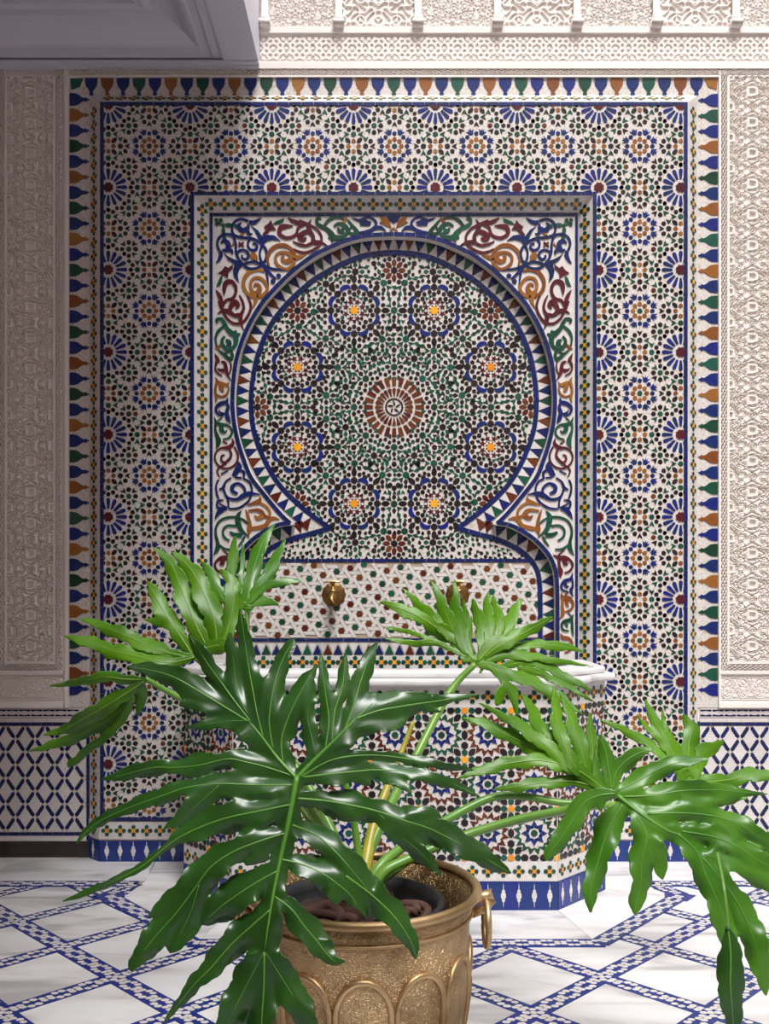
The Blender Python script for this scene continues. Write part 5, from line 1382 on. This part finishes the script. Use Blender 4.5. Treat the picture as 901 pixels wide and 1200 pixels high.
# --- the big dark leaf in front
L1 = [
 ('C', [(865, 118, 40), (835, 280, 90), (800, 440, 80), (770, 600, 90), (750, 745, 120)], 3.0), ('C', [(750, 735, 100), (690, 850, 120), (625, 980, 100), (595, 1070, 50), (580, 1130, 10)]), ('C', [(755, 740, 100), (825, 850, 110), (885, 950, 90), (930, 1050, 50), (950, 1110, 10)]), ('C', [(750, 740, 90), (748, 860, 120), (742, 960, 100), (740, 1020, 80), (738, 1100, 40)], 1.2),
 ('C', [(850, 118, 40), (760, 88, 100), (680, 68, 90), (620, 58, 56), (520, 80, 84), (430, 88, 50), (360, 88, 62), (260, 112, 46), (178, 132, 6)], .9),
 ('C', [(850, 150, 50), (720, 150, 110), (590, 145, 84), (480, 158, 60), (400, 184, 62), (260, 235, 44), (150, 290, 34), (86, 360, 3)], 1.0), ('C', [(590, 150, 60), (530, 205, 90), (465, 262, 62), (395, 305, 5)]), ('C', [(720, 160, 60), (660, 178, 50), (600, 180, 20)]),
 ('C', [(845, 218, 60), (740, 240, 120), (620, 265, 110), (520, 300, 90), (450, 335, 52), (400, 370, 26), (320, 435, 30), (230, 482, 28), (120, 530, 24), (32, 563, 3)], 1.0),
 ('C', [(830, 318, 50), (740, 345, 100), (640, 385, 90), (560, 440, 110), (500, 520, 130), (440, 600, 120), (360, 690, 90), (300, 770, 50), (285, 805, 8)], 1.0), ('C', [(520, 500, 90), (490, 600, 110), (445, 690, 80), (418, 738, 10)]), ('C', [(480, 520, 80), (400, 570, 60), (345, 615, 8)]), ('C', [(400, 690, 50), (330, 742, 36), (270, 768, 4)]), ('C', [(700, 370, 70), (740, 395, 60), (690, 425, 20)]),
 ('C', [(800, 450, 60), (710, 500, 110), (620, 560, 120), (560, 610, 70), (530, 638, 8)], .9),
 ('C', [(770, 590, 60), (700, 650, 100), (630, 715, 100), (565, 790, 76), (505, 850, 56), (440, 930, 28), (395, 990, 6)], 1.0),
 ('B', [(592, 545, 30), (530, 480, 100), (470, 400, 130), (420, 340, 110)], 2.2),
 ('B', [(420, 345, 100), (330, 290, 120), (240, 235, 110), (160, 190, 76), (80, 166, 56), (-2, 155, 6)], 1.2), ('B', [(430, 345, 90), (350, 345, 60), (270, 358, 40), (200, 369, 3)]), ('B', [(330, 300, 80), (250, 280, 70), (185, 285, 14)]),
 ('B', [(430, 345, 70), (375, 275, 60), (325, 205, 56), (285, 150, 56), (250, 95, 46), (213, 40, 6)], 1.0), ('B', [(440, 350, 70), (400, 280, 60), (380, 210, 66), (372, 140, 60), (362, 80, 40), (358, 30, 6)]),
 ('B', [(475, 400, 80), (455, 320, 90), (440, 240, 84), (425, 160, 70), (413, 80, 54), (402, 0, 36), (395, -50, 6)], .9), ('B', [(510, 440, 90), (497, 350, 96), (505, 270, 96), (522, 190, 72), (548, 120, 48), (572, 78, 38), (580, 62, 10)], .9),
 ('B', [(545, 490, 50), (540, 410, 76), (565, 330, 86), (598, 260, 76), (632, 200, 50), (662, 152, 8)], .9),
 ('D', [(60, 550, 26), (130, 478, 80), (200, 410, 110), (285, 325, 130), (350, 265, 70)], 2.2),
 ('D', [(280, 330, 120), (360, 300, 110), (440, 285, 100), (520, 272, 70), (590, 262, 46), (660, 250, 34), (748, 238, 5)], 1.1), ('D', [(350, 275, 70), (450, 250, 56), (520, 242, 28), (584, 237, 6)]), ('D', [(540, 280, 50), (580, 298, 20), (604, 302, 4)]), ('D', [(250, 370, 80), (330, 350, 80), (420, 345, 60), (470, 330, 20)]),
 ('D', [(235, 380, 60), (268, 290, 60), (290, 215, 80), (312, 145, 64), (335, 90, 46), (360, 44, 8)], 1.0), ('D', [(190, 415, 60), (200, 300, 56), (225, 225, 56), (236, 150, 42), (240, 78, 6)], .9), ('D', [(165, 440, 60), (178, 340, 66), (168, 250, 60), (156, 165, 40), (146, 78, 6)], .9), ('D', [(130, 465, 60), (110, 385, 66), (98, 320, 60), (108, 245, 46), (116, 160, 6)]), ('D', [(110, 270, 30), (128, 262, 20), (136, 240, 4)]),
 ('D', [(70, 550, 24), (180, 488, 70), (290, 468, 44), (400, 470, 38), (520, 488, 42), (640, 510, 28), (742, 526, 3)], .9), ('D', [(80, 550, 50), (180, 538, 90), (280, 528, 80), (360, 522, 70), (470, 530, 56), (580, 555, 52), (680, 590, 30), (750, 626, 3)], 1.0), ('D', [(400, 545, 70), (450, 570, 46), (492, 614, 4)]), ('D', [(280, 540, 70), (330, 572, 20)]),
 ('D', [(60, 630, 56), (160, 638, 80), (260, 655, 110), (360, 678, 90), (460, 712, 100), (560, 745, 110), (680, 805, 96), (790, 868, 66), (864, 912, 6)], 1.2), ('D', [(370, 690, 80), (450, 770, 76), (530, 840, 66), (602, 926, 4)]), ('D', [(480, 690, 70), (560, 682, 44), (600, 702, 6)]), ('D', [(180, 650, 80), (240, 690, 60), (300, 700, 20)]),
 ('D', [(40, 730, 44), (130, 768, 90), (200, 828, 100), (265, 900, 110), (335, 985, 110)], 1.1), ('E', [(430, 190, 120), (540, 270, 150), (640, 360, 130), (705, 440, 100), (750, 520, 64), (768, 592, 4)], 1.1), ('E', [(450, 240, 110), (500, 320, 66), (527, 387, 6)]),
 ('E', [(110, 108, 50), (220, 135, 110), (320, 180, 140), (400, 235, 130), (460, 290, 80), (492, 352, 6)], 1.0), ('E', [(350, 220, 80), (380, 290, 60), (390, 325, 6)]),
 ('E', [(90, 290, 40), (170, 350, 100), (230, 430, 130), (290, 500, 120), (340, 565, 80), (380, 600, 50), (424, 598, 8)], 1.0), ('E', [(290, 500, 70), (340, 500, 40), (378, 530, 5)]),
]
leaf('front', (345, 905), 1.40, .00003, -.00042, .0000004, L1, 'leaf_deep', 'vein', [(347, 908, 1.405, 4.0), (352, 925, 1.47, 5.0), (372, 960, 1.56, 5.5), (400, 1000, 1.66, 6.5), (418, 1035, 1.74, 7.5)], fold=.28, wave=.008, slim=.94, wig=1.3, seed=1, label='largest glossy dark green leaf hanging over the front of the planter')
# --- lime leaf, upper left
L2 = [
 ('A', [(508, 510, 16), (420, 530, 50), (340, 518, 64), (260, 500, 64), (180, 476, 56), (120, 455, 42), (44, 437, 6)], .9), ('A', [(490, 512, 26), (410, 495, 50), (330, 465, 56), (260, 435, 54), (190, 405, 46), (104, 376, 8)], .9),
 ('A', [(495, 500, 26), (460, 445, 56), (420, 390, 66), (385, 330, 66), (362, 285, 46), (342, 243, 8)], .9), ('A', [(395, 385, 50), (325, 380, 4)]),
 ('A', [(548, 475, 30), (515, 410, 70), (480, 330, 76), (450, 250, 66), (420, 180, 48), (366, 132, 12)], .9), ('A', [(582, 470, 40), (575, 390, 80), (540, 295, 84), (500, 215, 64), (462, 170, 46), (428, 146, 12)], .9),
 ('A', [(600, 465, 50), (628, 390, 72), (642, 310, 72), (634, 250, 54), (596, 205, 12)], .9), ('A', [(645, 300, 40), (674, 256, 8)]), ('A', [(506, 512, 16), (540, 482, 50), (600, 466, 60)], 1.3),
]
leaf('lime', (230, 772), 1.90, -.00012, -.0007, .0000006, L2, 'leaf_lime', 'vein_l', [(229, 771, 1.905, 3.2), (262, 800, 1.93, 3.8), (318, 858, 1.92, 4.4), (372, 940, 1.86, 5), (415, 1030, 1.78, 6)], fold=.22, wave=.010, slim=.86, wig=2.1, groups=[[0, 8], [1], [2, 3], [4], [5], [6, 7]], seed=2, label='upper left lime green leaf with raised finger lobes')
L2b = [
 ('A', [(332, 590, 14), (260, 588, 46), (180, 580, 48), (100, 598, 36), (-8, 612, 5)], .9), ('A', [(328, 595, 20), (262, 640, 60), (180, 690, 70), (100, 735, 60), (40, 768, 40), (-30, 786, 5)], .9), ('A', [(310, 620, 30), (230, 710, 56), (140, 765, 56), (30, 812, 44), (-84, 842, 5)]),
 ('A', [(290, 660, 26), (240, 740, 40), (190, 790, 40), (130, 835, 36), (90, 872, 30), (62, 896, 6)]), ('A', [(110, 860, 24), (70, 880, 28), (62, 900, 6)]), ('A', [(322, 600, 16), (315, 650, 54), (305, 722, 6)]),
]
leaf('lime_low', (168, 796), 1.84, -.00030, .0007, .0000005, L2b, 'leaf_mid', 'vein_l', [(170, 795, 1.842, 3.0), (205, 815, 1.86, 3.6), (270, 850, 1.88, 4.2), (350, 930, 1.86, 5), (408, 1032, 1.80, 6)], fold=.22, wave=.010, slim=.8, wig=1.8, groups=[[0], [1], [2], [3, 4], [5]], seed=3, label='lower left leaf drooping outwards in narrow lobes')
L3 = [
 ('A', [(690, 335, 40), (702, 240, 60), (728, 150, 56), (750, 95, 40), (787, 44, 8)], .8), ('A', [(700, 322, 40), (750, 240, 54), (790, 170, 44), (822, 98, 8)], .8), ('A', [(640, 300, 20), (634, 200, 44), (643, 140, 38), (648, 85, 8)]), ('A', [(662, 300, 20), (672, 180, 22), (676, 98, 4)]),
 ('A', [(700, 312, 26), (760, 260, 34), (820, 245, 34), (886, 247, 4)]), ('A', [(700, 322, 26), (750, 314, 42), (800, 326, 8)]), ('A', [(688, 340, 30), (650, 310, 40), (630, 270, 24)]), ('A', [(620, 330, 16), (585, 270, 50), (560, 215, 40), (530, 175, 8)]),
]
leaf('back_left', (289, 712), 2.12, .00005, -.0007, .0000006, L3, 'leaf_mid', 'vein', [(289, 712, 2.122, 2.4), (292, 760, 2.10, 2.9), (312, 850, 2.0, 3.6), (362, 960, 1.88, 4.4), (412, 1030, 1.80, 5.5)], fold=.24, wave=.009, slim=.86, wig=1.5, groups=[[0], [1], [2], [3], [4], [5], [6], [7]], seed=4, label='rear leaf with upright narrow lobes in front of the woven tile panel')
L4 = [
 ('F', [(395, 357, 26), (330, 290, 56), (260, 240, 66), (200, 200, 56), (120, 165, 46), (42, 139, 5)], 1.0), ('F', [(330, 290, 40), (262, 222, 46), (200, 160, 44), (134, 97, 8)]), ('F', [(372, 335, 12), (340, 292, 40), (300, 212, 56), (270, 140, 44), (234, 64, 10)]), ('F', [(378, 338, 12), (352, 300, 44), (332, 220, 56), (325, 150, 46), (319, 66, 10)]), ('F', [(385, 342, 12), (370, 312, 36), (357, 235, 46), (358, 180, 28), (352, 130, 5)]), ('F', [(368, 300, 20), (376, 240, 22), (380, 192, 5)]),
 ('F', [(405, 357, 26), (450, 310, 70), (490, 280, 60)], 1.3), ('F', [(410, 350, 12), (426, 315, 44), (416, 240, 56), (402, 180, 42), (385, 130, 10)]), ('F', [(432, 334, 12), (450, 300, 44), (444, 210, 48), (440, 150, 34), (441, 104, 8)]), ('F', [(440, 332, 12), (472, 290, 44), (480, 215, 46), (470, 165, 38), (459, 120, 12)]), ('F', [(436, 336, 12), (472, 296, 44), (510, 232, 54), (540, 175, 42), (559, 128, 10)]),
 ('F', [(430, 342, 12), (464, 312, 44), (540, 270, 52), (610, 232, 44), (673, 198, 12)], .9), ('F', [(430, 342, 56), (520, 312, 46), (600, 297, 36), (690, 300, 42), (794, 322, 4)], .9), ('F', [(430, 352, 46), (520, 332, 46), (600, 342, 36), (700, 357, 26), (826, 377, 3)]),
 ('F', [(420, 365, 36), (480, 390, 38), (545, 410, 52), (620, 442, 46), (700, 488, 42), (782, 548, 5)]), ('F', [(435, 368, 24), (500, 430, 30), (530, 480, 44), (548, 552, 8)]), ('F', [(500, 440, 20), (486, 485, 44), (470, 516, 10)]), ('F', [(480, 378, 30), (600, 360, 34), (680, 392, 42), (750, 430, 34), (824, 466, 4)]), ('F', [(560, 380, 26), (650, 410, 32), (750, 460, 24), (838, 512, 3)]),
 ('F', [(370, 340, 20), (250, 292, 26), (150, 290, 26), (52, 270, 3)]), ('F', [(250, 282, 18), (120, 242, 18), (50, 240, 3)]), ('F', [(425, 375, 20), (410, 402, 8)]), ('F', [(390, 350, 30), (360, 348, 30), (342, 340, 8)]),
]
leaf('centre', (558, 776), 2.08, .0001, -.0008, .0000006, L4, 'leaf_lime', 'vein_l', [(557, 778, 2.078, 3.4), (527, 811, 2.06, 4.4), (488, 885, 1.98, 5.2), (456, 945, 1.88, 6.0), (430, 1005, 1.80, 6.6), (425, 1035, 1.77, 7)], fold=.22, wave=.010, slim=.86, wig=2.0, groups=[[0], [1], [2], [3], [4], [5], [6, 11], [7], [8], [9], [10], [12], [13], [14, 15, 16], [17], [18], [19, 20], [21], [22]], seed=5, label='centre right lime leaf raised in front of the marble rim')
# --- right hand leaves
L5 = [
 ('H', [(310, 240, 30), (400, 310, 80), (500, 375, 80), (570, 395, 70)], 2.4),
 ('H', [(330, 275, 60), (285, 350, 110), (255, 430, 100), (228, 520, 84), (207, 610, 66), (205, 692, 12)], 1.1), ('H', [(390, 325, 70), (425, 400, 110), (405, 490, 100), (402, 580, 74), (387, 650, 64), (376, 700, 10)], 1.0), ('H', [(430, 400, 80), (468, 460, 70), (480, 520, 56), (484, 566, 8)]),
 ('H', [(545, 390, 80), (620, 460, 100), (650, 540, 100), (682, 610, 90), (720, 700, 100), (742, 790, 84), (772, 882, 6)], 1.1), ('H', [(640, 480, 70), (740, 600, 80), (800, 700, 100), (850, 820, 104), (878, 930, 80), (888, 1020, 6)], .9),
 ('H', [(560, 380, 70), (680, 400, 80), (780, 440, 84), (870, 500, 84), (970, 560, 50)], 1.0), ('H', [(650, 470, 56), (760, 500, 70), (860, 560, 74), (930, 610, 40)]), ('H', [(430, 312, 80), (560, 308, 84), (680, 320, 74), (780, 350, 76), (860, 400, 76), (970, 465, 50)], 1.0), ('H', [(700, 340, 60), (760, 400, 50), (800, 470, 50), (870, 520, 20)]),
 ('H', [(330, 245, 50), (450, 240, 76), (560, 222, 90), (680, 218, 64), (780, 225, 36), (898, 236, 3)], 1.0), ('H', [(310, 222, 40), (400, 178, 80), (480, 132, 76), (560, 110, 54), (662, 98, 10)], 1.0),
 ('H', [(292, 215, 30), (305, 150, 60), (350, 100, 70), (400, 72, 44), (452, 60, 6)], .9), ('H', [(288, 215, 30), (275, 140, 60), (265, 70, 56), (245, 10, 20)], 1.1), ('H', [(560, 240, 60), (640, 265, 50), (740, 250, 40), (800, 240, 10)]),
]
leaf('right', (722, 932), 1.70, -.00010, -.00050, .0000004, L5, 'leaf_mid', 'vein', [(722, 932, 1.70, 4.0), (700, 936, 1.76, 4.4), (666, 948, 1.80, 4.6), (612, 959, 1.82, 5), (544, 979, 1.82, 5.2), (485, 1004, 1.79, 5.8), (452, 1020, 1.77, 6.2), (438, 1040, 1.76, 6.5)], fold=.28, wave=.012, slim=.94, wig=1.2, seed=6, label='big mid green leaf on the right drooping towards the floor')
L5b = [('H', [(300, 233, 26), (240, 240, 64), (180, 270, 74), (140, 330, 76), (95, 400, 66), (47, 460, 46), (35, 490, 12)], 1.0), ('H', [(250, 240, 40), (245, 280, 24), (242, 305, 4)])]
leaf('right_lobe', (715, 930), 1.665, -.0002, -.0004, .0000006, L5b, 'leaf_mid', 'vein', None, fold=.30, wave=.008, seed=8)
L5c = [('H', [(740, 760, 20), (752, 860, 90), (750, 960, 104), (756, 1050, 84), (762, 1130, 56), (766, 1190, 10)], 1.1)]
leaf('right_tip', (856, 1100), 1.50, 0, -.0002, .0000006, L5c, 'leaf_deep', 'vein', [(853, 1089, 1.502, 2.0), (848, 1040, 1.52, 2.2), (840, 1000, 1.585, 2.4)], fold=.20, wave=.004, seed=9, label='single dark hanging lobe at the lower right')
L6 = [
 ('G', [(428, 328, 26), (360, 280, 50), (280, 230, 54), (180, 185, 46), (100, 145, 36), (27, 124, 6)], 1.1), ('G', [(340, 272, 46), (262, 200, 44), (180, 140, 36), (74, 81, 5)]), ('G', [(330, 255, 46), (262, 172, 44), (230, 110, 38), (198, 58, 8)]), ('G', [(355, 275, 50), (312, 190, 44), (295, 110, 38), (289, 33, 6)], .9), ('G', [(388, 292, 46), (362, 205, 54), (338, 125, 38), (308, 58, 6)], .9), ('G', [(402, 302, 46), (400, 230, 44), (395, 170, 32), (389, 108, 6)], .9),
 ('G', [(430, 328, 20), (350, 270, 50), (250, 246, 44), (150, 256, 42), (80, 275, 34), (14, 297, 4)], 1.0), ('G', [(430, 332, 20), (350, 306, 36), (260, 310, 38), (180, 320, 32), (114, 330, 4)], .9), ('G', [(420, 320, 40), (408, 260, 24), (412, 200, 6)]),
]
leaf('mid_right', (706, 926), 1.92, .0002, -.0007, .0000006, L6, 'leaf_lime', 'vein_l', [(707, 927, 1.922, 3.2), (690, 937, 1.93, 3.8), (662, 941, 1.935, 4.2), (612, 933, 1.94, 4.6), (575, 935, 1.93, 4.8), (530, 957, 1.90, 5.2), (479, 988, 1.84, 5.6), (448, 1012, 1.79, 6), (430, 1038, 1.77, 6.5)], fold=.24, wave=.009, slim=.86, wig=2.0, groups=[[0], [1], [2], [3], [4], [5], [6], [7], [8]], seed=7, label='lime leaf right of centre with two fans of pointed lobes')
L7 = [
 ('G', [(672, 295, 30), (622, 215, 56), (575, 135, 36), (549, 70, 5)], .8), ('G', [(602, 190, 28), (560, 160, 18), (522, 113, 4)]), ('G', [(650, 275, 46), (615, 190, 28), (595, 93, 5)]), ('G', [(675, 285, 56), (672, 205, 56), (680, 155, 46), (656, 113, 8)], .8), ('G', [(680, 275, 56), (720, 220, 56), (766, 194, 14)]),
 ('G', [(690, 310, 46), (780, 302, 46), (860, 287, 46), (940, 290, 14)], .9), ('G', [(672, 325, 56), (760, 352, 50), (832, 350, 20)]), ('G', [(670, 300, 60), (660, 350, 50), (640, 380, 10)]), ('G', [(420, 130, 5), (500, 165, 28), (580, 215, 28), (650, 290, 20)]), ('G', [(720, 320, 40), (790, 335, 30), (850, 345, 8)]),
]
leaf('far_right', (805, 915), 2.22, .0001, -.0008, .0000004, L7, 'leaf_lime', 'vein_l', [(804, 916, 2.222, 3.0), (770, 936, 2.18, 3.2), (700, 945, 2.10, 3.6), (612, 961, 1.98, 4.0), (544, 981, 1.92, 4.2), (485, 1005, 1.84, 4.8), (450, 1030, 1.79, 5.2), (436, 1042, 1.77, 5.5)], fold=.24, wave=.010, slim=.86, wig=2.0, groups=[[0, 1], [2], [3], [4], [5], [6], [7], [8], [9]], seed=10, label='rear right lime leaf against the blue and white dado')
# old petioles without a leaf in view
for lab, mt, P in (('broad yellowing leaf stalk', 'stem_y', [(484, 846, 1.95, 2.5), (467, 890, 1.92, 3.6), (440, 960, 1.85, 6), (430, 1005, 1.80, 7.5), (424, 1040, 1.77, 8)]), ('thin grey green leaf stalk', 'stem', [(400, 900, 1.80, 3.5), (412, 950, 1.80, 4), (420, 1000, 1.79, 4.6), (422, 1040, 1.77, 5)])):
    mb = MB(); P = catmull(P, 6); tube(mb, [tuple(ray(q[0], q[1], q[2]) - PB) + (q[3] * q[2] / F,) for q in P], mt, 12)
    o = mb.build('petiole', plant, True); o['label'] = lab
